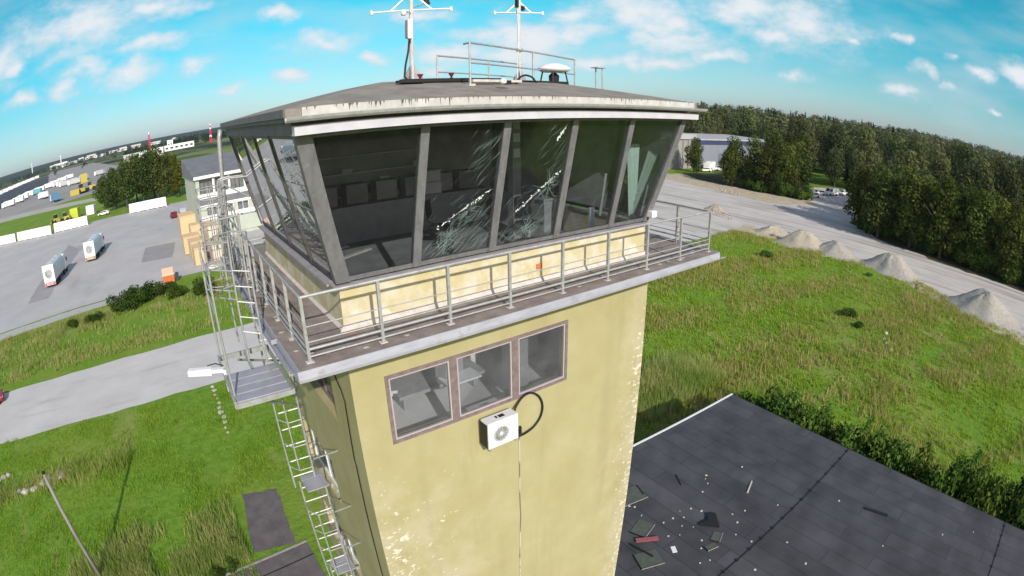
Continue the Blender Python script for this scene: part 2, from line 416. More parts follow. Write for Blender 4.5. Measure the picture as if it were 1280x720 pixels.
M['frameblack'] = mat('dark_window_frame', (.055,.052,.055), (.09,.085,.085), scale=9, rough=.5)
M['sill'] = mat('sill_metal', (.30,.28,.31), (.39,.37,.40), scale=4, rough=.5, metal=.2)
M['mauve'] = mat('mauve_window_frame', (.155,.115,.12), (.225,.175,.18), scale=8, rough=.6)
M['bead'] = mat('pale_glazing_bead', (.40,.36,.38), rough=.5)
M['rooftop'] = mat('bitumen_roof', (.19,.175,.16), (.28,.26,.235), scale=2.3, rough=.95, spec=.1, bump=.012, bscale=18, c3=(.21,.205,.12), scale3=1.1, lo3=.56, hi3=.70)
def trim_mat():
    m = mat('white_roof_edge', (.54,.54,.53), (.43,.42,.40), scale=5, rough=.6)
    nt = m.node_tree; N = nt.nodes; L = nt.links; b = N['Principled BSDF']; base = b.inputs['Base Color'].links[0].from_socket
    pos = N.new('ShaderNodeNewGeometry').outputs['Position']
    def nz(st, scale, det=3):
        mp = N.new('ShaderNodeMapping'); mp.inputs['Scale'].default_value = st; L.new(pos, mp.inputs[0])
        n = N.new('ShaderNodeTexNoise'); n.inputs['Scale'].default_value = scale; n.inputs['Detail'].default_value = det; L.new(mp.outputs[0], n.inputs['Vector']); return n.outputs['Fac']
    sx = N.new('ShaderNodeSeparateXYZ'); L.new(pos, sx.inputs[0])
    h = N.new('ShaderNodeMapRange'); h.inputs[1].default_value = G+3.47; h.inputs[2].default_value = G+3.595; h.inputs[3].default_value = -.09; h.inputs[4].default_value = .09
    L.new(sx.outputs['Z'], h.inputs[0])
    a = N.new('ShaderNodeMath'); L.new(nz((1,1,.02), 38), a.inputs[0]); L.new(h.outputs[0], a.inputs[1])
    a2 = N.new('ShaderNodeMath'); a2.operation = 'MULTIPLY_ADD'; a2.inputs[1].default_value = .22; L.new(nz((1,1,.02), 1.3), a2.inputs[0]); L.new(a.outputs[0], a2.inputs[2])
    r = N.new('ShaderNodeMapRange'); r.inputs[1].default_value = .735; r.inputs[2].default_value = .775; L.new(a2.outputs[0], r.inputs[0])
    x = N.new('ShaderNodeMix'); x.data_type='RGBA'; L.new(r.outputs[0], x.inputs[0]); L.new(base, x.inputs[6]); x.inputs[7].default_value=(.10,.095,.075,1)
    L.new(x.outputs[2], b.inputs['Base Color']); return m
M['trim'] = trim_mat()
M['dark'] = mat('dark_interior', (.22,.22,.225), (.32,.32,.325), scale=2, rough=.8)
M['room'] = mat('grey_room_wall', (.62,.61,.62), (.72,.71,.71), scale=1.5, rough=.9)
M['desk'] = mat('grey_desk', (.30,.30,.31), (.38,.38,.385), scale=3, rough=.5)
M['black'] = mat('black_rubber', (.018,.018,.02), rough=.5)
M['white'] = mat('white_paint', (.78,.78,.79), (.70,.70,.71), scale=8, rough=.45)
M['casing'] = mat('offwhite_casing', (.72,.73,.76), (.66,.67,.70), scale=5, rough=.45, c3=(.5,.49,.47), scale3=9, lo3=.64, hi3=.75)
M['fan'] = mat('grille_grey', (.27,.26,.25), rough=.6)
M['red'] = mat('dull_red', (.16,.02,.03), (.22,.04,.04), scale=9, rough=.6)
M['mint'] = mat('mint_curtain', (.52,.66,.60), (.42,.56,.50), scale=6, rough=.9, stretch=(6,6,.3))
M['paper'] = mat('paper_white', (.75,.75,.73), rough=.8)
M['glass'] = glass_mat('tinted_cab_glass', (.79,.815,.83), .10, ior=1.5, dust_sheen=.007)
M['glassside'] = glass_mat('side_cab_glass', (.5,.55,.55), 2.6, ior=1.52, dust_sheen=.16)
M['glasswin'] = glass_mat('window_glass', (.88,.90,.92), .6, ior=1.5, dust_sheen=.05)
def crack_mat():
    m = bpy.data.materials.new('shattered_glass'); m.use_nodes = True
    nt = m.node_tree; N = nt.nodes; L = nt.links; N.clear()
    o = N.new('ShaderNodeOutputMaterial'); t = N.new('ShaderNodeBsdfTransparent'); t.inputs[0].default_value = (.8,.9,.88,1)
    g = N.new('ShaderNodeBsdfGlossy'); g.inputs[0].default_value = (.8,.95,.95,1); g.inputs['Roughness'].default_value = .35
    d = N.new('ShaderNodeBsdfDiffuse'); d.inputs[0].default_value = (.55,.72,.72,1)
    a = N.new('ShaderNodeMixShader'); a.inputs[0].default_value = .5; L.new(g.outputs[0], a.inputs[1]); L.new(d.outputs[0], a.inputs[2])
    b = N.new('ShaderNodeMixShader'); b.inputs[0].default_value = .42; L.new(t.outputs[0], b.inputs[1]); L.new(a.outputs[0], b.inputs[2])
    L.new(b.outputs[0], o.inputs[0]); return m
M['crack'] = crack_mat()
M['crackblue'] = mat('shattered_edge', (.45,.60,.62), rough=.4)
M['crackwhite'] = mat('crushed_glass', (.85,.9,.9), rough=.4)

# ------------------------------------------------------------------ the control tower
tower = thing('control_tower', 'old yellow airfield control tower with slanted glass cab and railed gallery', 'tower', (4.8, 4.0, 0))
X0, X1, Y0, Y1 = .909, 8.655, 1.10, 7.1
# shaft: front and left walls with openings, plain back and right walls
WF = (1.558, 5.972, G-2.693, G-1.186)
LW = [(2.45, 6.3, G-2.65, G-1.2), (3.9, 6.5, G-6.1, G-4.6), (3.84, 6.5, G-9.3, G-7.75), (3.84, 6.5, G-12.6, G-11.1)]
sh = MB(); sh.wall('y', Y0, .3, X0, X1, 0, G-.17, [WF])
sh.wall('x', X0, .3, Y0+.3, Y1, 0, G-.17, LW)
sh.box(X1-.3, X1, Y0+.3, Y1, 0, G-.17); sh.box(X0+.3, X1-.3, Y1-.3, Y1, 0, G-.17)
shaft = sh.build('shaft_wall', M['yellow'], tower)
ro = MB(); ro.box(X0+.302, X1-.302, Y0+.302, Y1-.302, G-3.25, G-3.15)
for k in (1,2,3): ro.box(X0+.302, X1-.302, Y0+.302, Y1-.302, G-3.25-3.3*k, G-3.15-3.3*k)
ro.box(X0+.31, X1-.31, Y1-.36, Y1-.302, G-3.14, G-.2); ro.box(4.75, 6.9, 3.3, 3.38, G-3.14, G-.4)
ro.build('room_floor', M['room'], tower)
rf = MB(); rf.obox((3.6,3.1,G-2.72),(2.3,.9,.08)); rf.box(2.6,2.7,2.8,3.4,G-3.14,G-2.76); rf.box(4.5,4.6,2.8,3.4,G-3.14,G-2.76)
rf.obox((3.9,2.9,G-2.4),(.6,.35,.45),.3); rf.obox((5.1,2.4,G-2.3),(.5,1.3,1.2)); rf.obox((2.1,3.9,G-2.2),(.8,.5,1.7))
rf.build('room_furniture', M['desk'], tower)
dk = MB()
for i in range(3): dk.obox((3.2+i*.9, 3.6, G-1.25-i*.05), (.62,.06,.5), .15*i)
dk.obox((4.0,2.6,G-2.62),(.9,.5,.05)); dk.build_each('pale_panel', M['casing'], tower)
pa = MB(); pa.obox((1.95,1.75,G-1.95),(.24,.004,.06),.2,0,.25); pa.obox((1.9,1.76,G-2.03),(.12,.004,.05),.2,0,-.4); pa.build_each('paper_scrap', M['paper'], tower)

def strip_window(x0, x1, z0, z1, muls, y):
    fr = MB(); w = .075
    fr.box(x0+.002, x1-.002, y-.03, y+.09, z1-w, z1-.002); fr.box(x0+.002, x1-.002, y-.03, y+.09, z0+.002, z0+w)
    fr.box(x0+.002, x0+w, y-.028, y+.088, z0+w, z1-w); fr.box(x1-w, x1-.002, y-.028, y+.088, z0+w, z1-w)
    for a, b in muls: fr.box(a-.03, b+.03, y-.026, y+.086, z0+w, z1-w)
    f = fr.build('strip_window', M['mauve'], tower)
    es = [x0+w] + [q for a, b in muls for q in (a-.03, b+.03)] + [x1-w]
    for i in range(0, len(es), 2):
        a, b = es[i], es[i+1]; c, e = z0+w, z1-w; t = .035
        bd = MB()
        bd.box(a, b, y-.012, y+.05, c, c+t); bd.box(a, b, y-.012, y+.05, e-t, e); bd.box(a, a+t, y-.011, y+.049, c+t, e-t); bd.box(b-t, b, y-.011, y+.049, c+t, e-t)
        bd.build('sash', M['bead'], f)
        MB().box(a+t, b-t, y+.012, y+.018, c+t, e-t).build('pane', M['glasswin'], f)
    return f
strip_window(*WF, [(2.96, 3.06), (4.45, 4.56)], Y0+.02)
for y0, y1, z0, z1 in LW:
    fr = MB(); x = X0+.16; w = .07
    fr.box(x, x+.08, y0+.002, y1-.002, z1-w, z1-.002); fr.box(x, x+.08, y0+.002, y1-.002, z0+.002, z0+w)
    n = 3 if y1-y0 > 3 else 2
    for i in range(n+1):
        yy = y0 + (y1-y0-w)*i/n; fr.box(x+.001, x+.079, yy+.002, yy+w, z0+w, z1-w)
    f = fr.build('side_window', M['white'] if z0 < G-3 else M['mauve'], tower)
    MB().box(x+.035, x+.041, y0+w, y1-w, z0+w, z1-w).build('pane', M['glasswin'], f)

# gallery slab with zinc edge
SX0, SX1, SY0, SY1 = -.22, 9.80, -.22, 8.5
gal = MB().box(SX0, SX1, SY0, SY1, G-.15, G).build('gallery_floor', M['floor'], tower)
ed = MB()
ed.extrude([(SX0-.05,SY0-.05,G-.165),(SX0-.05,SY0-.003,G-.165),(SX0-.05,SY0-.003,G+.004),(SX0-.05,SY0-.022,G+.004),(SX0-.05,SY0-.05,G-.12)], (SX1-SX0+.05,0,0))
ed.extrude([(SX0-.053,SY0-.002,G-.165),(SX0-.003,SY0-.002,G-.165),(SX0-.003,SY0-.002,G+.006),(SX0-.024,SY0-.002,G+.006),(SX0-.053,SY0-.002,G-.12)], (0,SY1-SY0,0))
ed.box(SX1+.003, SX1+.03, SY0+.02, SY1, G-.165, G+.004)
ed.build('edge_flashing', M['flash'], gal)
# kerb gutter lip on the left edge and the gutter end that pokes out on the right
lp = MB(); lp.box(SX0-.11, SX0-.056, SY0+.25, SY1-.2, G-.15, G-.125); lp.box(SX0-.125, SX0-.111, SY0+.25, SY1-.2, G-.15, G-.07)
lp.box(SX1+.031, SX1+.26, SY0-.05, SY0-.01, G-.165, G-.145)
for y in (1.15, 3.3, 5.4): lp.box(SX0-.128, SX0-.02, y, y+.02, G-.07, G+.012)
lp.build_each('drip_gutter', M['flash'], gal)
mp_ = []
for x, y, r in ((.33,.14,.05),(.62,.2,.045),(.9,-.02,.06),(1.62,.02,.05),(5.3,.06,.05),(7.75,.05,.06),(8.1,.08,.05),(8.6,.04,.07),(9.1,.12,.06),(9.35,.3,.07),(.1,.28,.05),(-.08,.5,.05),(.16,.75,.05),(-.1,1.4,.06),(-.02,2.2,.05),(.12,1.95,.04),(-.09,2.9,.06)):
    b = MB(); n = 11; b.sheet([(x+r*random.uniform(.75,1.25)*math.cos(2*math.pi*i/n), y+r*.7*random.uniform(.75,1.25)*math.sin(2*math.pi*i/n)) for i in range(n)], G+.005)
    b.build('mortar_patch', M['cement'], gal)
cv = MB(); cv.extrude([(.66,.66,G+.003),(.866,.866,G+.003),(.866,.866,G+.17)], (7.5,0,0))
cv = MB()
C0, C1, D0, D1 = .868, 8.15, .868, 7.25
cv.add([(C0-.10,D0-.10,G+.004),(C1+.10,D0-.10,G+.004),(C1+.003,D0-.003,G+.085),(C0-.003,D0-.003,G+.085)], [(0,1,2,3)])
cv.add([(C0-.06,D1,G+.004),(C0-.06,D0-.10,G+.004),(C0-.003,D0-.003,G+.05),(C0-.003,D1,G+.05)], [(0,1,2,3)])
cv.build_each('cement_fillet', M['cement'], gal)

# railing
rl = bpy.data.objects.new('gallery_railing', None); COL.objects.link(rl); rl.parent = tower
H = [(1.0,.024),(.55,.010),(.31,.012),(.20,.022),(.085,.016)]
def rails(p, q):
    for h, r in H:
        MB().tube((p[0],p[1],G+h),(q[0],q[1],G+h), r, n=8).build('rail', M['galv'], rl, smooth=False)
def post(x, y, first=[None]):
    b = MB(); b.box(x-.024,x+.024,y-.024,y+.024,G+.012,G+1.0); b.build('post', M['galv'], rl)
    MB().box(x-.06,x+.06,y-.05,y+.05,G+.002,G+.012).build('foot_plate', M['cement'], rl)
LR, BR = 9.614, 8.25
rails((-.0,0),(LR,0)); rails((0,0),(0,BR)); rails((LR,0),(LR,BR)); rails((0,BR),(LR,BR))
for i in range(9): post(i*LR/8, 0)
for j in range(1, 9): post(0, j*1.01 if j < 8 else BR); post(LR, j*1.01 if j < 8 else BR)
for i in range(1, 8): post(i*LR/8, BR)

# cabin base wall, sill, slanted cab
b = MB(); S = G+.80
b.wall('y', D0, .2, C0, C1, G+.001, S-.06, []); b.wall('x', C0, .2, D0+.2, D1, G+.001, S-.06, []); b.wall('x', C1-.2, .2, D0+.2, D1, G+.001, S-.06, []); b.box(C0+.2, C1-.2, D1-.2, D1-.001, G+.001, S-.06)
b.build('cabin_wall', M['cabin'], tower)
MB().box(C0+.201,C1-.201,D0+.201,D1-.201,G+.05,G+.12).build('cab_floor', M['dark'], tower)
sl = MB()
sl.hexa([(C0-.10,D0-.10,S-.09),(C1+.08,D0-.10,S-.09),(C1+.08,D0+.24,S-.058),(C0-.10,D0+.24,S-.058),(C0-.10,D0-.10,S-.065),(C1+.08,D0-.10,S-.065),(C1+.08,D0+.24,S+.0),(C0-.10,D0+.24,S+.0)])
sl.hexa([(C0-.13,D0+.242,S-.10),(C0+.24,D0+.242,S-.058),(C0+.24,D1+.05,S-.058),(C0-.13,D1+.05,S-.10),(C0-.13,D0+.242,S-.06),(C0+.24,D0+.242,S+.0),(C0+.24,D1+.05,S+.0),(C0-.13,D1+.05,S-.06)])
sl.hexa([(C1-.24,D0+.242,S-.058),(C1+.08,D0+.242,S-.09),(C1+.08,D1+.05,S-.09),(C1-.24,D1+.05,S-.058),(C1-.24,D0+.242,S),(C1+.08,D0+.242,S-.065),(C1+.08,D1+.05,S-.065),(C1-.24,D1+.05,S)])
sl.build('window_sill', M['sill'], tower)
T = G+3.212; OFF = .60
def corner(sx, sy, z):     # cab outline at height z, sx / sy 0 or 1
    t = (z-S)/(T-S)*OFF
    return ((C0-t) if sx == 0 else (C1+t), (D0-t) if sy == 0 else (D1+t), z)
def lean(side, u, z, d=0.0):     # a point on a leaning face, d metres in front of the glass
    t = (z-S)/(T-S)*OFF + d
    return {'f': (u, D0-t, z), 'b': (u, D1+t, z), 'l': (C0-t, u, z), 'r': (C1+t, u, z)}[side]
FM = [2.275, 3.82, 5.36, 6.93]; LM = [2.30, 3.95, 5.58]
def bar(side, u0, z0, u1, z1, w, d0, d1):
    h = w/2
    vertical = abs(u1-u0) < abs(z1-z0)
    if vertical: q = [(u0-h,z0),(u0+h,z0),(u1+h,z1),(u1-h,z1)]
    else: q = [(u0,z0-h),(u1,z1-h),(u1,z1+h),(u0,z0+h)]
    return MB().add([lean(side,u,z,d0) for u,z in q]+[lean(side,u,z,d1) for u,z in q], [(0,3,2,1),(4,5,6,7),(0,1,5,4),(1,2,6,5),(2,3,7,6),(3,0,4,7)])
def quadpane(side, a0, b0, a1, b1, z0, z1):
    q = [(a0,z0),(b0,z0),(b1,z1),(a1,z1)]
    return MB().add([lean(side,u,z,.003) for u,z in q]+[lean(side,u,z,-.005) for u,z in q], [(0,3,2,1),(4,5,6,7),(0,1,5,4),(1,2,6,5),(2,3,7,6),(3,0,4,7)])
win = {}
for side, lo, hi, ms, fm in (('f',C0,C1,FM,M['frame']),('l',D0,D1,LM,M['frameblack']),('r',D0,D1,LM,M['frame']),('b',C0,C1,FM,M['frame'])):
    o = bpy.data.objects.new('window_band', None); COL.objects.link(o); o.parent = tower; win[side] = o
    w = .15 if side == 'f' else .075
    for u in ms: bar(side, u, S+.005, u, T, w, .035, -.06).build('mullion', fm, o)
    B = MB()
    for z, ww in ((S+.045, .08), (T-.03, .06)):
        t = (z-S)/(T-S)*OFF
        k = bar(side, lo-t+.02, z, hi+t-.02, z, ww, .022, -.05); B.add(k.v, k.f)
    B.build('frame_rail', fm, o)
    es = [None]+ms+[None]
    for i in range(len(es)-1):
        t0, t1 = (S+.085-S)/(T-S)*OFF, OFF-.02
        a0 = lo-t0 if es[i] is None else es[i]+w/2; a1 = lo-t1 if es[i] is None else es[i]+w/2
        b0 = hi+t0 if es[i+1] is None else es[i+1]-w/2; b1 = hi+t1 if es[i+1] is None else es[i+1]-w/2
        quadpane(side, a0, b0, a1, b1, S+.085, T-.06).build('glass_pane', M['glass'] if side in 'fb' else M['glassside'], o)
for sx, sy, w, fm in ((0,0,.20,M['frame']),(1,0,.14,M['frame']),(0,1,.10,M['frameblack']),(1,1,.1,M['frame'])):
    p, q = Vector(corner(sx,sy,S+.002)), Vector(corner(sx,sy,T))
    # a square post set square to the walls
    gx, gy = (1 if sx == 0 else -1), (1 if sy == 0 else -1)
    B = MB(); k = .05
    ring = [(-k*gx,-k*gy),(w*gx,-k*gy),(w*gx,.06*gy),(.06*gx,w*.6*gy),(-k*gx,w*.6*gy)]
    B.add([(p.x+a,p.y+c,p.z) for a,c in ring]+[(q.x+a,q.y+c,q.z) for a,c in ring], [(4,3,2,1,0),(5,6,7,8,9)]+[(i,(i+1)%5,5+(i+1)%5,5+i) for i in range(5)])
    B.build('corner_post', fm, tower)

# cracked panes: slivers of crushed glass lying in the plane of the second and third pane
def slivers(n, u0, u1, v0, v1, ang, lmin, lmax, w, d, keep=None):
    B = MB(); k = 0
    while k < n:
        u, v = random.uniform(u0,u1), random.uniform(v0,v1)
        if keep and not keep(u, v): continue
        a = ang + random.gauss(0,.16); l = random.uniform(lmin,lmax)/2; ww = w*random.uniform(.4,1)/2
        z = S+.1+v*2.2; c, s = math.cos(a), math.sin(a)
        pts = [(u-l*c, z-l*s),(u-ww*s*.2, z+ww*c*.2),(u+l*c, z+l*s),(u+ww*s, z-ww*c)]
        B.add([lean('f', x, y, d) for x, y in pts], [(0,1,2,3)]); k += 1
    return B
def streak(p, q, n, w, d):
    B = MB(); a0 = math.atan2((q[1]-p[1])*2.2, q[0]-p[0])
    spots = [random.random() for _ in range(5)]
    for i in range(n):
        t = random.random() if i % 3 else min(1, max(0, random.choice(spots)+random.gauss(0,.03)))
        u = p[0]+(q[0]-p[0])*t+random.gauss(0,.012); v = p[1]+(q[1]-p[1])*t+random.gauss(0,.008)
        r = w*random.uniform(.3,1.25); z = S+.1+v*2.2; m = random.choice((4,5,6)); a1 = random.random()*6
        B.add([lean('f', u+r*random.uniform(.6,1.2)*math.cos(a1+2*math.pi*k/m)*1.3, z+r*random.uniform(.6,1.1)*math.sin(a1+2*math.pi*k/m), d+.0004*(i%7)) for k in range(m)], [tuple(range(m))])
    for i in range(9):
        t = random.uniform(0,.8); u = p[0]+(q[0]-p[0])*t; v = p[1]+(q[1]-p[1])*t+random.gauss(0,.006); l = random.uniform(.12,.3); z = S+.1+v*2.2; c, s = math.cos(a0), math.sin(a0)
        B.add([lean('f', x, y, d+.003) for x, y in ((u,z),(u+l*.5*c-.003*s,z+l*.5*s+.003*c),(u+l*c,z+l*s),(u+l*.5*c+.003*s,z+l*.5*s-.003*c))], [(0,1,2,3)])
    return B
cr = MB()
for (n,u0,u1,v0,v1,l0,l1) in ((140,2.4,3.7,.02,.36,.12,.5),(45,3.2,3.72,.55,.98,.15,.55),(26,2.5,3.7,.3,.6,.1,.3)):
    x = slivers(n,u0,u1,v0,v1,.72,l0,l1,.012,.008, (lambda u,v: v < .1+.32*(u-2.4)/1.3) if v0 < .1 else None); cr.add(x.v, x.f)
cr.build('crack_pattern', M['crack'], win['f'])
x = streak((2.62,.24),(3.66,.50),60,.012,.011); x.build('crack_pattern', M['crackwhite'], win['f'])
cr = MB()
for (n,u0,u1,v0,v1,l0,l1) in ((130,3.95,5.2,.02,.2,.1,.35),(30,4.0,5.2,.15,.5,.1,.4),(26,4.6,5.2,.62,.98,.15,.5)):
    x = slivers(n,u0,u1,v0,v1,.78,l0,l1,.012,.008, (lambda u,v: v < .06+.13*(u-3.95)/1.3+.05) if v1 < .25 else None); cr.add(x.v, x.f)
cr.build('crack_pattern', M['crack'], win['f'])
x = streak((4.22,.26),(5.2,.60),60,.012,.011); y = streak((4.98,.86),(5.12,.96),14,.018,.011); x.add(y.v, y.f); x.build('crack_pattern', M['crackwhite'], win['f'])

def web(cu, cv, n, lmin, lmax, lo, hi):
    B = MB(); cz = S+.1+cv*2.2
    for i in range(n):
        a = random.random()*2*math.pi if i % 2 else .75+random.choice((0,math.pi))+random.gauss(0,.35); l = random.uniform(lmin,lmax); l0 = random.uniform(0,.10)
        c, s = math.cos(a), math.sin(a); pts = []
        for k in range(5):
            t = l0+(l-l0)*k/4; j = random.gauss(0,.012)*k; pts.append((cu+t*c-j*s, cz+t*s+j*c))
        w = random.uniform(.002,.006)
        for k in range(4):
            (x0,z0),(x1,z1) = pts[k], pts[k+1]
            if not (lo < x0 < hi and lo < x1 < hi and z0 > S+.1 and z1 > S+.1): break
            ww = w*(1-k/5); B.add([lean('f', x, y, .009) for x, y in ((x0-ww*s,z0+ww*c),(x0+ww*s,z0-ww*c),(x1+ww*.8*s,z1-ww*.8*c),(x1-ww*.8*s,z1+ww*.8*c))], [(0,1,2,3)])
    for r in (.06,.12,.19):
        a = random.random()*6
        while a < 12:
            da = random.uniform(.25,.6); w = .004
            q = [(cu+(r+d)*math.cos(b), cz+(r+d)*math.sin(b)) for b, d in ((a,-w),(a+da,-w+.02),(a+da,w+.02),(a,w))]
            if random.random() < .35 and all(lo < x < hi and z > S+.1 for x, z in q): B.add([lean('f', x, y, .0095) for x, y in q], [(0,1,2,3)])
            a += da*1.3
    return B
for cu, cv, lo, hi in ((2.85,.14,2.37,3.73),(3.22,.35,2.37,3.73),(4.55,.10,3.92,5.26),(4.95,.46,3.92,5.26)):
    web(cu, cv, 26, .12, .5, lo, hi).build('crack_pattern', M['crack'], win['f'])
# inside the cab
M['blind'] = mat('grey_blind', (.36,.36,.37), (.46,.46,.47), scale=2, rough=.9)
inn = MB()
inn.add([lean('b', C0+.1, G+.12, -.12), lean('b', C1-.1, G+.12, -.12), lean('b', C1+.5, T, -.12), lean('b', C0-.5, T, -.12)], [(0,1,2,3)])
inn.build('back_blind', M['blind'], tower)
MB().add([lean('r', D0+1.3, S+.1, -.12), lean('r', D1, S+.1, -.12), lean('r', D1+.4, T, -.12), lean('r', D0+1.3, T, -.12)], [(0,1,2,3)]).build('side_blind', M['dark'], tower)
MB().box(C0-.4, C1+.4, D0-.4, D1+.4, T+.02, T+.08).build('cab_ceiling', M['dark'], tower)
for cx, cy, sx, sy, h in ((4.6,6.3,5.2,.7,.95),(7.6,4.6,.7,2.2,.9)):
    B = MB(); B.box(cx-sx/2,cx+sx/2,cy-sy/2,cy+sy/2,G+.12+h-.05,G+.12+h); B.box(cx-sx/2+.05,cx+sx/2-.05,cy-sy/2+.05,cy+sy/2-.05,G+.121,G+.12+h-.051)
    B.build('console_desk', M['desk'], tower)
for k in range(6):
    MB().obox((2.4+k*.85,6.35,G+1.35),(.6,.4,.5)).build('console_screen', M['dark'] if k % 2 else M['desk'], tower)
shf = MB()
for z in (1.15, 1.45, 1.78, 2.25): shf.box(1.5, 5.7, 7.0, 7.22, G+z, G+z+.035)
shf.build_each('wall_shelf', M['room'], tower)
for k in range(9): MB().obox((1.9+k*.42, 7.08, G+1.05), (.24,.2,.17)).build('shelf_box', M['room'] if k % 3 else M['paper'], tower)
for k in range(4): MB().obox((2.2+k*1.1, 7.08, G+1.55+.33*(k%2)), (.3,.2,.12)).build('shelf_box', M['room'], tower)
MB().box(1.6,1.75,4.5,4.65,G+.121,T+.01).build('inner_column', M['dark'], tower)
col_ = MB().box(6.28,6.52,3.5,3.74,G+.121,T+.01).build('inner_column', M['dark'], tower)
for k, z in enumerate((2.98, 2.66, 2.28)): MB().box(6.3,6.5,3.49,3.497,G+z-.12,G+z+.1).build('notice_sheet', M['paper'], col_)

# header, soffit, gutter, roof
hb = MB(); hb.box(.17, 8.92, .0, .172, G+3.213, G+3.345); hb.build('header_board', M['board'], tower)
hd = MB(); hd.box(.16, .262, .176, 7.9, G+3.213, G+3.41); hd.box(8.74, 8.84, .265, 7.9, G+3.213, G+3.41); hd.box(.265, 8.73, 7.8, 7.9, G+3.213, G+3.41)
hd.box(.264, 8.738, .19, .26, G+3.347, G+3.41); hd.build('side_header', M['boardshade'], tower)
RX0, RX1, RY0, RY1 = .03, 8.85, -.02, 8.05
MB().box(RX0+.03, RX1-.03, RY0+.03, RY1-.03, G+3.411, G+3.468).build('roof_soffit', M['boardshade'], tower)
rb = MB(); zt = G+3.585; za = G+4.02
ix0, ix1, iy0, iy1 = 2.7, 6.4, 2.9, 5.2
mid = []
ring0 = [(RX0+.02,RY0+.02),(RX1-.02,RY0+.02),(RX1-.02,RY1-.02),(RX0+.02,RY1-.02)]
ring1 = [(1.1,1.2),(7.8,1.2),(7.8,6.9),(1.1,6.9)]
ring2 = [(ix0,iy0),(ix1,iy0),(ix1,iy1),(ix0,iy1)]
vs = [(x,y,zt) for x,y in ring0]+[(x,y,G+3.755) for x,y in ring1]+[(x,y,za) for x,y in ring2]+[(x,y,G+3.47) for x,y in ring0]
fs = [(i,(i+1)%4,4+(i+1)%4,4+i) for i in range(4)]+[(4+i,4+(i+1)%4,8+(i+1)%4,8+i) for i in range(4)]+[(8,9,10,11)]+[(12+i,12+(i+1)%4,(i+1)%4,i) for i in range(4)]
rb.add(vs, fs); roof = rb.build('roof', M['rooftop'], tower)
tm = MB(); tm.box(RX0+.25, RX1-.15, RY0-.012, RY0+.018, G+3.472, G+3.59)
tm.build('edge_trim', M['trim'], roof)
sd_ = MB(); sd_.box(RX0-.012, RX0+.018, RY0+.02, RY1, G+3.472, G+3.588); sd_.box(RX1-.018, RX1+.012, RY0+.02, RY1, G+3.472, G+3.588); sd_.build_each('side_trim', M['boardshade'], roof)
gt = MB()
prof = [(-.0,.065),(-.008,.035),(-.03,.008),(-.06,0),(-.09,.008),(-.112,.035),(-.12,.07)]
P = [(a-.02, z) for a, z in prof]; Q = [(a*.93-.024, z+.006) for a, z in prof][::-1]
gt.extrude([(RX0-.0, RY0+a, G+3.395+z) for a, z in P+Q], (9.03,0,0))
g_ = gt.build('gutter', M['galv'], tower)
for i in range(13):
    x = RX0+.4+i*.69; MB().box(x-.012,x+.012,RY0-.14,RY0+.0,G+3.462,G+3.474).build('gutter_bracket', M['galv'], g_)
dp = MB(); dp.path([(.02,8.12,G+3.42),(-.02,8.14,G+3.2),(-.03,8.14,G+.3),(-.03,8.14,G+.0)], .065, 10); dp.build('downpipe', M['galv'], tower, smooth=True)

# railing on the roof walkway
rr = bpy.data.objects.new('roof_railing', None); COL.objects.link(rr); rr.parent = roof
A = [(4.08,1.83,3.86),(6.33,2.73,3.86),(8.35,3.53,3.74)]
Bp = [(4.75,4.35,4.02),(6.75,5.15,3.99),(8.3,5.75,3.74)]
for L_ in (A, Bp):
    up_ = [(x,y,G+4.70-i*.02) for i,(x,y,z) in enumerate(L_)]
    for (x,y,z),u in zip(L_, up_): MB().tube((x,y,G+z-.03),u,.022).build('post', M['galv'], rr); MB().box(x-.07,x+.07,y-.07,y+.07,G+z-.02,G+z+.02).build('foot_plate', M['cement'], rr)
    MB().path(up_, .022, 8).build('rail', M['galv'], rr); MB().path([(x,y,z-.40) for x,y,z in up_], .018, 8).build('rail', M['galv'], rr)
MB().path([(A[0][0],A[0][1],G+4.70),((A[0][0]*.85+Bp[0][0]*.15),A[0][1]*.85+Bp[0][1]*.15,G+4.72)], .02).build('rail', M['galv'], rr)
for x, y in ((8.60,3.0),(8.70,2.86)): MB().tube((x,y,G+3.6),(x,y,G+4.42),.02).build('vent_post', M['galv'], roof)
MB().box(8.46,8.78,2.8,3.05,G+4.421,G+4.445).build('vent_cap', M['galv'], roof)
ct = MB(); ct.box(2.9,5.2,2.35,2.5,G+3.96,G+4.03); ct.box(5.2,7.2,2.5,2.62,G+3.93,G+4.0); ct.box(2.75,3.3,2.2,2.35,G+3.95,G+4.0); ct.build_each('cable_tray', M['black'], roof)
ct2 = MB(); ct2.obox((4.8,2.0,G+3.95),(1.3,.14,.05),.12); ct2.build('pale_batten', M['cement'], roof)

# cable down the left wall, conduit below the air conditioner
cb = MB(); cb.path([(X0-.012,2.2,G-1.3),(X0-.015,1.75,G-1.55),(X0-.015,1.62,G-1.75),(X0-.015,1.72,G-3.2),(X0-.02,1.66,G-3.3),(X0-.015,1.68,G-5),(X0-.015,1.62,G-8),(X0-.015,1.63,G-12),(X0-.015,1.63,.1)], .012, 6)
cb.build('wall_cable', M['black'], tower)
MB().path([(4.575,Y0-.014,G-3.62),(4.575,Y0-.016,G-4.6),(4.57,Y0-.014,G-5.3),(4.595,Y0-.016,G-6.2),(4.555,Y0-.014,G-7.6),(4.57,Y0-.014,.2)], .013, 6).build('conduit', mat('grey_conduit',(.20,.19,.18),(.55,.53,.5),scale=1.1,rough=.7,lo=.5,hi=.56), tower)
MB().box(4.545,4.61,Y0-.06,Y0-.001,G-3.6,G-3.42).build('junction_box', M['black'], tower)

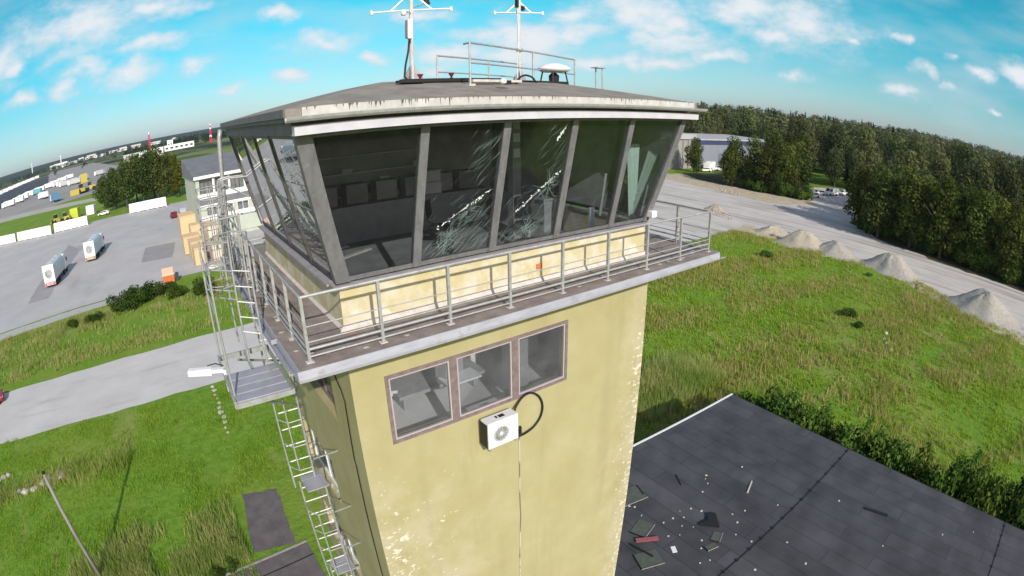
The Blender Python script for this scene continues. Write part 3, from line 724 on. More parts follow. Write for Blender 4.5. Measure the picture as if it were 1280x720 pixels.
# ------------------------------------------------------------------ air conditioner
ac = thing('air_conditioner', 'boxy white air conditioner with round fan grille below the strip window', 'air conditioner', (3.88, .9, G-3.4))
MB().box(3.50,4.27,.70,.995,G-3.40,G-2.76).build('casing', M['casing'], ac, bevel=.018)
sd2 = MB(); sd2.box(3.488,3.499,.74,.99,G-3.38,G-2.80); sd2.build('side_shade', M['black'], ac)  # black sheet painting the shaded left side of the casing
fg = MB(); My = Matrix.Rotation(math.pi/2, 4, 'X')
fg.lathe([(.20,0),(.20,.012),(.19,.012),(.19,0)], (3.82,.699,G-3.09), 28, My)
for r in (.05,.09,.13,.165): fg.lathe([(r,0),(r,.008),(r-.008,.008),(r-.008,0)], (3.82,.695,G-3.09), 24, My)
for k in range(14):
    a = 2*math.pi*k/14; fg.beam((3.82+.03*math.cos(a),.692,G-3.09+.03*math.sin(a)),(3.82+.19*math.cos(a),.692,G-3.09+.19*math.sin(a)),.006,.006)
fg.lathe([(.0,.012),(.035,.012),(.035,0)], (3.82,.694,G-3.09), 16, My)
fg.build('fan_grille', M['casing'], ac)
MB().lathe([(.0,.004),(.188,.004),(.188,0)], (3.82,.699,G-3.09), 28, My).build('fan_opening', M['fan'], ac)
lb = MB(); lb.box(3.78,3.83,.82,.90,G-2.76,G-2.756); lb.box(3.86,4.0,.80,.90,G-2.76,G-2.756); lb.build('top_label', M['black'], ac)
br = MB(); br.box(3.52,3.58,.72,Y0-.002,G-3.46,G-3.405); br.box(4.2,4.26,.72,Y0-.002,G-3.46,G-3.405); br.build_each('wall_bracket', M['fan'], ac)
def curve(P, n=6):      # Catmull-Rom through the points
    P = [Vector(p) for p in P]; out = []
    for i in range(len(P)-1):
        a, b, c, d = P[max(i-1,0)], P[i], P[i+1], P[min(i+2,len(P)-1)]
        for k in range(n):
            t = k/n; out.append(.5*((2*b)+(c-a)*t+(2*a-5*b+4*c-d)*t*t+(3*b-a-3*c+d)*t**3))
    return out+[P[-1]]
hs_ = MB(); hs_.path(curve([(4.27,.9,G-2.98),(4.40,.98,G-2.82),(4.62,1.03,G-2.66),(4.86,1.05,G-2.63),(5.10,1.055,G-2.80),(5.22,1.055,G-3.08),(5.17,1.055,G-3.36),(4.98,1.05,G-3.56),(4.72,1.03,G-3.63),(4.50,.98,G-3.60),(4.27,.9,G-3.52)]), .024, 8); hs_.build('hose', M['black'], ac, smooth=True)
fit_ = MB(); fit_.box(4.271,4.31,.76,.9,G-3.2,G-3.02); fit_.box(4.271,4.30,.78,.86,G-3.32,G-3.24); fit_.build('valve', M['casing'], ac)

# ------------------------------------------------------------------ masts on the roof
M['mastgrey'] = mat('mast_paint', (.55,.55,.56), (.46,.46,.47), scale=6, rough=.5)
def mast(name, label, x, y, z, r, arm_z, arm_dir, half, box):
    t = thing(name, label, 'mast', (x,y,z))
    MB().tube((x,y,z-.05),(x,y,G+7.9),r,r*.85,10).build('pole', M['mastgrey'], t)
    g = MB()
    for a in (0, 2.1, 4.2):
        g.extrude([(x+r*math.cos(a),y+r*math.sin(a),z),(x+.34*math.cos(a),y+.34*math.sin(a),z),(x+r*math.cos(a),y+r*math.sin(a),z+.42)], (.014*math.sin(a),-.014*math.cos(a),0))
    g.build('base_gusset', M['galv'], t)
    d = Vector((arm_dir[0],arm_dir[1],0)).normalized()
    c = Vector((x,y,arm_z))
    MB().tube(c-d*half, c+d*half, .018).build('cross_arm', M['white'], t)
    for s in (-1,1):
        MB().beam(c+d*(s*half*.52)+Vector((0,0,.0)), c+d*(s*.04)+Vector((0,0,half*.45)), .05, .035).build('arm_brace', M['white'], t)
        e = c+d*(s*half); MB().lathe([(0,-.05),(.035,-.05),(.04,.02),(.02,.05),(0,.05)], e, 10).build('arm_insulator', M['casing'], t)
    return t, c, d
m1, c1, d1 = mast('weather_mast', 'white instrument mast with equipment box and spread sensor arms on roof', 3.72, 3.6, G+4.0, .05, G+5.66, (1,-.5), .86, True)
MB().box(3.55,3.66,3.40,3.53,G+4.98,G+5.42).build('equipment_box', M['white'], m1, bevel=.015)
MB().box(3.535,3.549,3.42,3.53,G+5.0,G+5.4).build('box_lid', M['dark'], m1)
MB().path([(3.6,3.46,G+4.97),(3.57,3.46,G+4.7),(3.50,3.46,G+4.4),(3.47,3.46,G+4.15),(3.56,3.42,G+4.02)], .022, 6).build('cable', M['black'], m1, smooth=True)
MB().tube((3.72,3.6,G+5.6),(3.3,3.1,G+5.5),.012).build('sensor_arm', M['galv'], m1)
MB().lathe([(0,-.07),(.05,-.06),(.06,0),(.05,.06),(0,.07)], (3.3,3.1,G+5.5), 12).build('sensor_head', M['white'], m1, smooth=True)
MB().tube((3.72,3.6,G+5.7),(4.25,3.9,G+5.9),.012).build('sensor_arm', M['galv'], m1)
MB().lathe([(.09,0),(.02,.28),(0,.28)], (4.25,3.9,G+5.88), 10).build('sensor_cone', M['black'], m1)
m2, c2, d2 = mast('antenna_mast', 'slender white antenna mast with drooping side arms behind the roof rail', 7.1, 4.25, G+3.93, .042, G+5.92, (1,-.55), .62, False)
MB().tube((7.1,4.25,G+5.9),(7.1,4.25,G+7.9),.058).build('upper_tube', M['mastgrey'], m2)
MB().box(7.15,7.22,4.15,4.25,G+5.98,G+6.1).build('clamp', M['black'], m2)
MB().box(6.98,7.03,4.15,4.25,G+6.05,G+6.6).build('clamp', M['black'], m2)
MB().path([(7.02,4.2,G+6.05),(7.04,4.2,G+5.2),(7.0,4.2,G+4.5),(6.95,4.15,G+4.02)], .012, 6).build('cable', M['casing'], m2)
MB().tube((7.1,4.25,G+4.86),(7.1,4.25,G+4.95),.085).build('collar', M['galv'], m2)
dm = thing('satellite_dome', 'shallow white dish shaped dome on black legs beside the roof rail', 'antenna', (7.05,2.85,G+3.84))
MB().lathe([(.02,.42),(.30,.40),(.40,.46),(.395,.50),(.27,.57),(.12,.615),(0,.625)], (7.05,2.85,G+3.84), 28).build('dome_shell', M['white'], dm, smooth=True)
for k in range(4):
    a = math.pi/4+k*math.pi/2; MB().tube((7.05+.36*math.cos(a),2.85+.36*math.sin(a),G+3.82),(7.05+.27*math.cos(a),2.85+.27*math.sin(a),G+4.25),.018).build('leg', M['black'], dm)
MB().lathe([(.05,0),(.06,.12),(.12,.2),(.13,.33),(.06,.40)], (7.05,2.85,G+3.82), 12).build('pedestal', M['black'], dm)
for x, y, z, lab in ((3.48,2.75,4.03,'dark red funnel lamp on roof near the foot of the weather mast'),(4.2,2.75,4.05,'dark red funnel lamp on roof at the left end of the roof rail')):
    t = thing('obstruction_lamp', lab, 'lamp', (x,y,G+z-.05), group='red lamps on the tower roof')
    MB().lathe([(.03,0),(.035,.06),(.015,.07)], (x,y,G+z-.05), 10).build('lamp_base', M['black'], t)
    MB().lathe([(.015,.07),(.06,.15),(.066,.165),(0,.17)], (x,y,G+z-.05), 12).build('lamp_shade', M['red'], t)
hl = MB().path(curve([(5.45,2.2,G+3.9),(5.55,2.25,G+4.02),(5.75,2.3,G+4.10),(5.98,2.35,G+4.07),(6.12,2.4,G+3.98),(6.2,2.4,G+3.88)]), .022, 8).build('roof_hose', M['black'], None, smooth=True)
tag(hl, 'black hose arching over the tower roof between the rail posts', 'hose')
sp = thing('roof_spotlight', 'small white lamp lying on the front slope of the tower roof', 'lamp', (4.45,1.2,G+3.85))
MB().lathe([(.0,0),(.06,.01),(.07,.06),(.04,.1),(0,.11)], (4.4,1.2,G+3.85), 12).build('lamp_head', M['white'], sp, smooth=True)
MB().box(4.45,4.56,1.16,1.24,G+3.84,G+3.92).build('lamp_mount', M['black'], sp)

# ------------------------------------------------------------------ things inside the cab and on the gallery
cu = MB(); n = 22
top_ = [(7.98+.40*i/n, 1.35+.05*math.sin(i*1.9), 0) for i in range(n+1)]
vs = []
for j in range(7):
    t = j/6
    for i,(x,y,_) in enumerate(top_): vs.append((x+(8.22-x)*(.55*t), y, G+2.55-1.85*t))
cu.add(vs, [(j*(n+1)+i, j*(n+1)+i+1, (j+1)*(n+1)+i+1, (j+1)*(n+1)+i) for j in range(6) for i in range(n)])
cuo = cu.build('curtain', M['mint'], None, smooth=True); sol = cuo.modifiers.new('thickness','SOLIDIFY'); sol.thickness = .01
tag(cuo, 'pale mint green curtain hanging inside the cab behind its end pane', 'curtain')
chx, chy, chz = 6.45, 3.1, G+.12
ch = thing('office_chair', 'dark office chair standing inside the cab behind the cracked pane', 'chair', (chx,chy,chz))
MB().obox((chx,chy,chz+.47),(.5,.5,.08)).build('seat', M['black'], ch, bevel=.03)
MB().obox((chx+.05,chy+.28,chz+.85),(.46,.07,.5),0,-.12).build('backrest', M['black'], ch, bevel=.03)
MB().tube((chx,chy,chz+.08),(chx,chy,chz+.44),.03).build('column', M['galv'], ch)
for k in range(5):
    a = k*2*math.pi/5; MB().beam((chx,chy,chz+.09),(chx+.3*math.cos(a),chy+.3*math.sin(a),chz+.05),.04,.03).build('leg', M['black'], ch)
ch2 = dup(ch, (4.6,4.2,chz), .9, 'dark office chair farther back in the cab behind the first cracked pane')
cn = thing('cabinet', 'pale two drawer cabinet on the desk inside the cab beside the first mullion', 'cabinet', (5.4,6.2,G+1.07))
MB().box(5.13,5.67,6.0,6.4,G+1.075,G+1.75).build('carcass', M['desk'], cn); MB().box(5.16,5.64,5.985,5.999,G+1.43,G+1.72).build('drawer', M['room'], cn); MB().box(5.16,5.64,5.985,5.999,G+1.10,G+1.40).build('drawer', M['room'], cn)
for (x,y,l,w,a,lab) in ((2.3,4.6,1.6,.12,.43,'pale wooden batten lying on the cab floor behind the corner pane'),(2.5,5.6,.36,.22,.2,'crumpled pale paper scrap lying on the cab floor')):
    o = MB().obox((x,y,chz+.045),(l,w,.05),a).build('floor_litter', M['paper'] if l < .5 else M['cement'], None, bevel=.008); tag(o, lab, 'litter')
lean_ = thing('leaning_panel', 'narrow pale panel leaning inside the cab beside the curtain', 'panel', (7.4,1.7,chz))
MB().obox((7.5,1.65,chz+1.25),(.07,.03,1.0),0,0,.18).build('board', M['desk'], lean_); MB().obox((7.1,1.6,chz+.75),(.14,.05,.5)).build('board', M['casing'], lean_)
fl_ = MB().box(8.10,8.28,.62,.80,G+.9,G+1.06).build('wall_lamp', M['white'], None, bevel=.02); tag(fl_, 'small white box lamp at the cab corner above the gallery', 'lamp')
ob = MB().box(4.88,5.01,.845,.866,G+.24,G+.35).build('orange_box', mat('orange_rust',(.55,.16,.06),rough=.7), None, bevel=.006); tag(ob, 'small square orange box on the cabin wall below the sill', 'junction box')

# ------------------------------------------------------------------ service ladder on the left side
ld = thing('service_ladder', 'grey caged service ladder with landing plates on the left tower wall', 'ladder', (-.2,3.0,0))
def pipe(a, b, r=.02, name='rail', m='galv'): return MB().tube(a, b, r, n=6).build(name, M[m], ld)
pz = G-.5
pl = MB()
for k in range(4): pl.box(-1.20,-.30,.36+k*.265,.36+k*.265+.228,pz-.03,pz+(k%2)*.002)
plat = pl.build('platform', M['flash'], ld)
fr = MB(); fr.beam((-1.23,.34,pz-.06),(-.28,.34,pz-.06),.04,.09); fr.beam((-1.235,.34,pz-.04),(-1.235,2.3,pz-.04),.04,.12); fr.beam((-.27,.34,pz-.06),(-.27,2.3,pz-.06),.04,.09); fr.beam((-1.23,2.3,pz-.06),(-.28,2.3,pz-.06),.04,.09)
fr.beam((-.72,1.42,pz-.04),(-.72,2.28,pz-.04),.05,.05); fr.beam((-1.2,1.42,pz-.05),(-.3,1.42,pz-.05),.04,.07)
fr.build('platform_frame', M['galv'], ld)
bk = MB(); bk.tube((-.95,.5,pz-.08),(.30,3.0,G-2.35),.026); bk.tube((-.62,.5,pz-.08),(.20,3.0,G-2.0),.02); bk.tube((-.9,2.1,pz-.08),(.9,3.35,G-1.6),.022); bk.build_each('bracket', M['galv'], ld)
ups = [(-1.2,.55,1.45),(-1.2,2.25,1.62),(-.72,1.75,1.70),(-.44,1.45,1.65),(-.75,2.7,1.9),(-.36,2.75,1.9)]
for x,y,h in ups: pipe((x,y,pz),(x,y,G+h),.019,'upright')
for z in (.77,1.1,1.42): pipe((-1.2,.55,G+z),(-1.2,2.25,G+z),.012)
for z in (.77,1.12): pipe((-1.2,2.25,G+z),(-.72,1.75,G+z),.016)
for k in range(5): pipe((-.72,1.75,G+.05+k*.27),(-.44,1.45,G+.05+k*.27),.010,'rung','white')
for z in (.62,1.6): MB().path([(-.72,1.75,G+z),(-1.0,2.1,G+z),(-.9,2.55,G+z),(-.55,2.7,G+z),(-.30,2.4,G+z),(-.44,1.45,G+z)], .016, 6).build('cage_hoop', M['galv'], ld)
# ladder below the platform: two flights with landing plates
for (x0,x1,y,za,zb) in ((-.30,.22,3.0,G-.5,G-4.35),(-.18,.40,2.95,G-4.2,G-7.3),(-.10,.46,2.9,G-7.1,G-10.6),(-.02,.5,2.85,G-10.4,.02)):
    for x in (x0, x1): MB().beam((x,y,za),(x,y,zb),.05,.035,(1,0,0)).build('stringer', M['galv'], ld)
    z = za-.2
    while z > zb+.1:
        MB().tube((x0,y,z),(x1,y,z),.014,n=6).build('rung', M['white'], ld); z -= .42
    for k,zz in enumerate((za-.6, za-1.2, za-1.8, za-2.4, za-3.0)):
        if zz > zb: MB().path([(x0,y,zz),(x0-.05,y-.35,zz),(x0+.12,y-.62,zz),(x1-.1,y-.62,zz),(x1+.03,y-.3,zz),(x1,y,zz)], .012, 6).build('cage_hoop', M['galv'], ld)
    for bx,by in ((x0-.045,y-.36),(x0+.12,y-.62),(x1-.1,y-.62)): MB().tube((bx,by,za-.6),(bx,by,max(zb,za-3.0)),.017,n=6).build('cage_bar', M['galv'], ld)
    for zz in (za-1.2, zb+.6): MB().beam((x1,y,zz),(X0-.002,y+.02,zz),.03,.03).build('wall_tie', M['galv'], ld)
for (x0,x1,y0,y1,z) in ((-.12,.40,2.5,3.12,G-4.2),(-.06,.48,2.45,3.0,G-7.0),(0.,.52,2.4,2.95,G-10.4)):
    MB().box(x0,x1,y0,y1-.2,z-.03,z).build('landing_plate', M['flash'], ld); MB().box(x0,x1,y1-.17,y1,z-.028,z+.002).build('landing_plate', M['flash'], ld)
# roof ladder with hand holds at the back of the gallery
for y in (7.1,7.55): MB().path([(-.24,y,G+.0),(-.24,y,G+1.95),(-.2,y,G+2.12),(.0,y,G+2.15),(.6,y,G+2.12)], .024, 8).build('hand_hold', M['galv'], ld)
for k in range(9): pipe((-.24,7.1,G+.25*k-.0),(-.24,7.55,G+.25*k),.013,'rung')
for y in (5.6,6.4): MB().path([(-.42,y,G+.45),(-.42,y,G+1.55),(-.35,y,G+1.72),(-.1,y,G+1.6),(.0,y,G+1.0)], .022, 8).build('hand_hold', M['galv'], ld)
for k in range(3): pipe((-.42,5.6,G+.6+.3*k),(-.42,6.4,G+.6+.3*k),.014,'rung')
for (p,q) in (((-.24,7.1,G+2.1),(.42,6.2,G+1.7)),((-.24,7.3,G+1.4),(-.7,4.6,G+.9)),((-.5,3.0,G+1.55),(-.42,5.6,G+1.4)),((-.5,3.0,G+.5),(-.42,5.6,G+.5)),((-.75,2.7,G+1.0),(-.42,5.6,G+1.0)),((-.75,2.7,G+1.85),(-.36,2.75,G+1.85))): pipe(p,q,.02)

for cx,cy,ra,z0,z1 in ((-.66,4.9,.34,.1,2.0),(-.62,6.1,.34,.2,2.1)):
    for k in range(6):
        a = math.pi*.5+math.pi*2*k/6; pipe((cx+ra*math.cos(a),cy+ra*math.sin(a),G+z0),(cx+ra*math.cos(a),cy+ra*math.sin(a),G+z1),.012,'cage_bar')
    z = z0
    while z < z1+.01:
        MB().path([(cx+ra*math.cos(2*math.pi*k/14),cy+ra*math.sin(2*math.pi*k/14),G+z) for k in range(14)], .012, 5, True).build('cage_hoop', M['galv'], ld); z += .475
fl = thing('floodlight', 'white floodlight head on short arm off the ladder platform', 'lamp', (-1.25,1.5,G-.42))
lh = MB(); lh.hexa([(-1.90,1.70,G-.50),(-1.46,1.50,G-.50),(-1.41,1.66,G-.50),(-1.85,1.88,G-.50),(-1.89,1.71,G-.40),(-1.46,1.52,G-.38),(-1.42,1.65,G-.38),(-1.85,1.86,G-.40)])
lh.build('lamp_head', M['white'], fl, bevel=.02)
MB().beam((-1.46,1.58,G-.43),(-1.22,1.46,G-.42),.10,.06).build('arm', M['white'], fl)
MB().path([(-1.5,1.66,G-.36),(-1.35,1.62,G-.34),(-1.22,1.5,G-.36)], .010, 6).build('cable', M['black'], fl)
MB().beam((-1.23,1.45,G-.42),(-1.23,1.3,G-.75),.05,.05).build('bracket', M['galv'], fl)
# ------------------------------------------------------------------ ground, roads, hills
def vnoise(x, y, s, seed=0):
    """smooth value noise, numpy"""
    x = np.asarray(x, float)/s; y = np.asarray(y, float)/s
    r = np.random.default_rng(seed).random((128,128))
    xi = np.floor(x).astype(int); yi = np.floor(y).astype(int); fx = x-xi; fy = y-yi
    fx = fx*fx*(3-2*fx); fy = fy*fy*(3-2*fy)
    g = lambda a, b: r[a % 128, b % 128]
    return (g(xi,yi)*(1-fx)+g(xi+1,yi)*fx)*(1-fy)+(g(xi,yi+1)*(1-fx)+g(xi+1,yi+1)*fx)*fy
def hill(x, y):
    x = np.asarray(x, float); y = np.asarray(y, float)
    r = np.hypot(x, y); az = np.degrees(np.arctan2(x, y))
    sm = lambda t: np.clip(t,0,1)**2*(3-2*np.clip(t,0,1))
    right = sm((az-38)/14)*sm((150-az)/20)
    zr = right*(sm((r-260)/900)*(14+8*vnoise(x,y,420,3)) + sm((r-1300)/2500)*14)
    left = 1-right
    zl = left*sm((r-2300)/2600)*(26+34*vnoise(x,y,1500,5))
    return zr+zl
radii = [0,30,60,100,150,200,260,320,400,500,620,760,920,1100,1300,1600,1900,2300,2700,3200,3800,4500,5400,6500,8000,10000]
na = 180
V = [(0,0,0)]; 
for r in radii[1:]:
    for k in range(na):
        a = 2*math.pi*k/na; V.append((r*math.sin(a), r*math.cos(a), 0))
V = np.array(V); V[:,2] = hill(V[:,0], V[:,1])
me = bpy.data.meshes.new('ground'); F = [(0, 1+(k+1)%na, 1+k) for k in range(na)]
for i in range(len(radii)-2):
    for k in range(na):
        a = 1+i*na+k; b = 1+i*na+(k+1)%na; F.append((a, b, b+na, a+na))
me.from_pydata(V.tolist(), [], F); me.update()

def ground_mat():
    m = bpy.data.materials.new('meadow'); m.use_nodes = True
    nt = m.node_tree; N = nt.nodes; L = nt.links; b = N['Principled BSDF']
    b.inputs['Roughness'].default_value = .95; b.inputs['Specular IOR Level'].default_value = .1
    pos = N.new('ShaderNodeNewGeometry').outputs['Position']
    def nz(scale, det=6, st=(1,1,1), rg=.6, rot=0):
        mp = N.new('ShaderNodeMapping'); mp.inputs['Scale'].default_value = st; mp.inputs['Rotation'].default_value = (0,0,rot); L.new(pos, mp.inputs[0])
        n = N.new('ShaderNodeTexNoise'); n.inputs['Scale'].default_value = scale; n.inputs['Detail'].default_value = det; n.inputs['Roughness'].default_value = rg
        L.new(mp.outputs[0], n.inputs['Vector']); return n.outputs['Fac']
    def rmp(v, a, z, lo=0, hi=1):
        r = N.new('ShaderNodeMapRange'); r.inputs[1].default_value=a; r.inputs[2].default_value=z; r.inputs[3].default_value=lo; r.inputs[4].default_value=hi; L.new(v, r.inputs[0]); return r.outputs[0]
    def mix(f, a, c):
        x = N.new('ShaderNodeMix'); x.data_type='RGBA'; L.new(f, x.inputs[0])
        for i, q in ((6,a),(7,c)):
            if isinstance(q, tuple): x.inputs[i].default_value=(*q,1)
            else: L.new(q, x.inputs[i])
        return x.outputs[2]
    c = mix(rmp(nz(1.6,10,rg=.78),.36,.64), GRASS_E, GRASS_B)
    c = mix(rmp(nz(.085,6,(1,1,1)),.48,.66,0,.75), c, GRASS_C)                 # drier, yellower patches
    c = mix(rmp(nz(.22,8,(1,.28,1),rot=.12),.56,.70,0,.65), c, GRASS_D)        # straw bands
    c = mix(rmp(nz(.35,8,(1,.6,1)),.60,.72,0,.7), c, GRASS_E)                  # lush dark patches
    # distant fields and woods
    ln = N.new('ShaderNodeVectorMath'); ln.operation='LENGTH'; L.new(pos, ln.inputs[0])
    far = mix(rmp(nz(.006,5),.45,.55), (.10,.14,.045), (.20,.21,.10))
    far = mix(rmp(nz(.004,7),.47,.53), far, (.022,.038,.018))
    far = mix(rmp(ln.outputs['Value'],1600,3000), far, (.018,.034,.018))
    c = mix(rmp(ln.outputs['Value'],260,600), c, far)
    L.new(c, b.inputs['Base Color'])
    bp = N.new('ShaderNodeBump'); bp.inputs['Distance'].default_value = .12; L.new(nz(2.2,8,rg=.7), bp.inputs['Height']); L.new(bp.outputs[0], b.inputs['Normal'])
    return m
GRASS_A = (.11,.20,.022); GRASS_B = (.175,.300,.034); GRASS_C = (.225,.275,.050); GRASS_D = (.300,.285,.115); GRASS_E = (.098,.185,.020)
me.materials.append(ground_mat())
go = link('ground', me); struct(go)

M['concrete'] = mat('taxiway_concrete', (.47,.455,.445), (.54,.525,.51), scale=.22, detail=9, rough=.9, spec=.15, bump=.01, bscale=9, c3=(.40,.385,.375), scale3=.5, lo3=.55, hi3=.75, stretch3=(.25,1.5,1))
M['roadR'] = mat('dusty_road', (.47,.44,.42), (.55,.52,.49), scale=.16, detail=9, rough=.95, spec=.1, c3=(.30,.275,.255), scale3=.35, lo3=.48, hi3=.66, stretch3=(1.7,.10,1))
M['asphalt'] = mat('weathered_asphalt', (.39,.38,.385), (.45,.44,.44), scale=.12, detail=9, rough=.9, spec=.2, c3=(.33,.32,.325), scale3=.06, lo3=.56, hi3=.66, stretch3=(1,.5,1))
M['darkasphalt'] = mat('dark_asphalt', (.10,.085,.088), (.145,.125,.125), scale=1.2, detail=8, rough=.9, c3=(.20,.19,.18), scale3=5, lo3=.62, hi3=.72)
M['sand'] = mat('pale_sand', (.50,.42,.30), (.40,.34,.25), scale=.5, detail=8, rough=.95, c3=(.25,.24,.10), scale3=.7, lo3=.56, hi3=.68)
M['kerb'] = mat('kerb_concrete', (.44,.43,.42), (.36,.35,.34), scale=1.5, rough=.9)
M['paddock'] = mat('paddock_asphalt', (.045,.05,.062), (.06,.065,.08), scale=.05, rough=.9)
M['farapron'] = mat('far_apron', (.25,.24,.24), (.32,.30,.29), scale=.02, detail=7, rough=.9)

def wob(poly, step=3.0, amp=.35, seed=1):
    r = random.Random(seed); out = []
    for i in range(len(poly)):
        a, b = poly[i], poly[(i+1)%len(poly)]; n = max(1, int(math.hypot(b[0]-a[0], b[1]-a[1])/step))
        for k in range(n):
            t = k/n; out.append((a[0]+(b[0]-a[0])*t+(r.uniform(-amp,amp) if k else 0), a[1]+(b[1]-a[1])*t+(r.uniform(-amp,amp) if k else 0)))
    return out
def sheet(name, poly, z, m, wobble=None, seed=1):
    p = wob(poly, wobble[0], wobble[1], seed) if wobble else poly
    b = MB().sheet(p, z); o = b.build(name, m)
    if len(p) > 4:
        import bmesh
        bm = bmesh.new(); bm.from_mesh(o.data); bmesh.ops.triangulate(bm, faces=bm.faces[:]); bm.to_mesh(o.data); bm.free()
    return struct(o)
TAXI = [(-160,31.5),(-60,33.4),(-23.4,34.3),(.4,35.7),(40,37.6),(72,40.2),(72,56),(40,49.5),(.7,47.2),(-25,45.3),(-60,43.6),(-160,40)]
sheet('taxiway', TAXI, .006, M['concrete'], (1.5,.16), 2)
ROADR = [(58,-90),(66,-30),(69.5,-9.6),(72,-2.6),(79,8.3),(80.5,17),(77.3,25.3),(80.5,33.7),(82,38.7),(71.98,40.25),(71.98,58),(85,78),(96,140),(128,140),(122.5,92),(119.9,74),(114,51),(122,44),(150,60),(165,52),(165,32),(112,29),(101,18.7),(96,4),(95,-14),(93,-50),(88,-90)]
sheet('road', ROADR, .010, M['roadR'], (2,.3), 3)
sheet('forest_floor', [(87.5,-90),(92.5,-50),(94.7,-14),(95.7,4),(101,19.2),(112,29.4),(165,31),(300,40),(300,-90)], .014, mat('shaded_litter', (.030,.030,.014), (.055,.055,.022), scale=.8, rough=1), (2.5,.8), 9)  # wood floor; shade under the trees is painted into its dark colour
sheet('sand', [(66.5,-22),(70.5,-9.6),(73.5,-2.6),(80,6.5),(82,17),(80,25.3),(83,33.7),(86,41),(80,41),(79,34),(75.6,25.5),(78.6,17.2),(76.5,8.6),(69.8,-1),(67,-9),(64,-22)], .016, M['sand'], (1.2,.5), 4)
sheet('forest_floor', [(122,90),(136,93),(158,84),(170,66),(152,57),(126,46),(120,50),(121,70)], .014, bpy.data.materials['shaded_litter'], (1.5,.6), 10)
sheet('sand', [(112,50),(115.5,66),(117.5,78),(125,98),(135,92),(128,80),(125,62),(128,47),(124,42),(119,45)], .016, M['sand'], (1.5,.6), 5)
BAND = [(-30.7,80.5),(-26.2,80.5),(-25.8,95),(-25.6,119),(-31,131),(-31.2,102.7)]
CARP = [(-140,48),(-60,62.5),(-33,67.8),(-18.7,70.1),(-12.6,70.7),(-5,73.2),(3,73.5),(60,76),(60,172),(3,165),(-28,165.5),(-42,163),(-67,172),(-140,205)]
sheet('car_park', CARP, .006, M['asphalt'])
sheet('pavement', [(-140,44.5),(-60,59),(-31.8,64.1),(-18.2,66.8),(-12.3,67.7),(-4,69.5),(-4.5,72.6),(-12.6,70.2),(-18.7,69.6),(-33,67.3),(-60,62),(-140,47.5)], .012, M['kerb'], (1.5,.12), 6)
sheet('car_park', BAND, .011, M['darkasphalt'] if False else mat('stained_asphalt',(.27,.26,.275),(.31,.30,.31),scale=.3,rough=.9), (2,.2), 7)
sheet('car_park', [(-8.5,89),(-2.5,88),(-1.5,101),(-8,102)], .011, mat('patched_asphalt',(.26,.25,.26),(.30,.29,.30),scale=.4,rough=.9), (2,.1), 8)
sheet('pavement', wob([(-1.5,19.8),(.65,19.4),(.25,14.35),(-2.15,14.7)],.4,.09,3), .010, M['darkasphalt'])
sheet('pavement', [(-4.4,13.5),(.84,14.2),(.84,1.0),(-5.4,1.0)], .012, M['darkasphalt'])
kb = MB(); kb.beam((-4.4,13.56,.02),(.84,14.27,.02),.12,.10); kb.build('kerb', mat('old_kerb',(.22,.21,.19),(.30,.29,.26),scale=2,rough=.9)); struct(bpy.data.objects['kerb'])
kb = MB(); kb.beam((-3.2,12.6,.02),(.84,13.2,.02),.05,.03); tag(kb.build('drain_channel', M['black']), 'thin dark drain channel across the dark paving beside the tower', 'drain')
for k in range(11):
    y = 35.0-k*.78; r = random.uniform(.10,.26); n = 7; x = -.95+random.uniform(-.15,.15)
    b = MB(); b.prism([(x+r*random.uniform(.6,1.2)*math.cos(2*math.pi*i/n), y+r*1.3*random.uniform(.6,1.2)*math.sin(2*math.pi*i/n)) for i in range(n)], -.02, .03)
    tag(b.build('stepping_stone', M['cement']), 'pale broken stone in the line across the lawn beside the tower', 'stone', 'pale stones crossing the lawn')
# far apron, service road and paddock
sheet('far_apron', [(-111,298),(-70,274),(-43.5,290),(-48.7,412),(-55.8,620),(-190,1330),(-354,1512),(-270,1100),(-172,705),(-130,500),(-150,380)], .02, M['farapron'])
sheet('far_road', [(-160,293),(-101,268),(-64.3,249),(-37,238),(-37,254),(-43,258),(-70,274),(-111,298),(-160,322)], .03, M['sand'] if False else mat('pale_track',(.42,.40,.34),(.36,.35,.30),scale=.1,rough=.9))
sheet('paddock', [(-146.8,399),(-141.5,466),(-138,569),(-172,705),(-275,1150),(-330,1130),(-420,1100),(-300,600),(-230,380)], .04, M['paddock'])

# ------------------------------------------------------------------ foliage
def leaf_cloud(lobes, n, size, seed, flat=.0, shell=.42):
    r = np.random.default_rng(seed)
    Lb = np.array(lobes, float); w = (Lb[:,3]*Lb[:,4]+Lb[:,3]*Lb[:,5]+Lb[:,4]*Lb[:,5]); w /= w.sum()
    k = r.choice(len(Lb), n, p=w)
    d = r.normal(size=(n,3)); d /= np.linalg.norm(d, axis=1)[:,None]
    rr = 1-np.abs(r.normal(size=n))*shell*.5; rr = np.clip(rr+r.normal(size=n)*.05,.15,1.12)
    P = Lb[k,:3]+d*Lb[k,3:]*rr[:,None]
    nrm = d*1.0+r.normal(size=(n,3))*.45; nrm[:,2] += flat; nrm /= np.linalg.norm(nrm, axis=1)[:,None]
    t = np.cross(nrm, r.normal(size=(n,3))); t /= np.linalg.norm(t, axis=1)[:,None]; b = np.cross(nrm, t)
    s = size*r.uniform(.55,1.3,n)[:,None]
    V = np.stack([P-t*s*.5, P+b*s*.36+t*s*.05, P+t*s*.55+nrm*s*.12, P-b*s*.33+t*s*.02], 1).reshape(-1,3)
    return V
def quads(V): return np.arange(len(V)).reshape(-1,4)
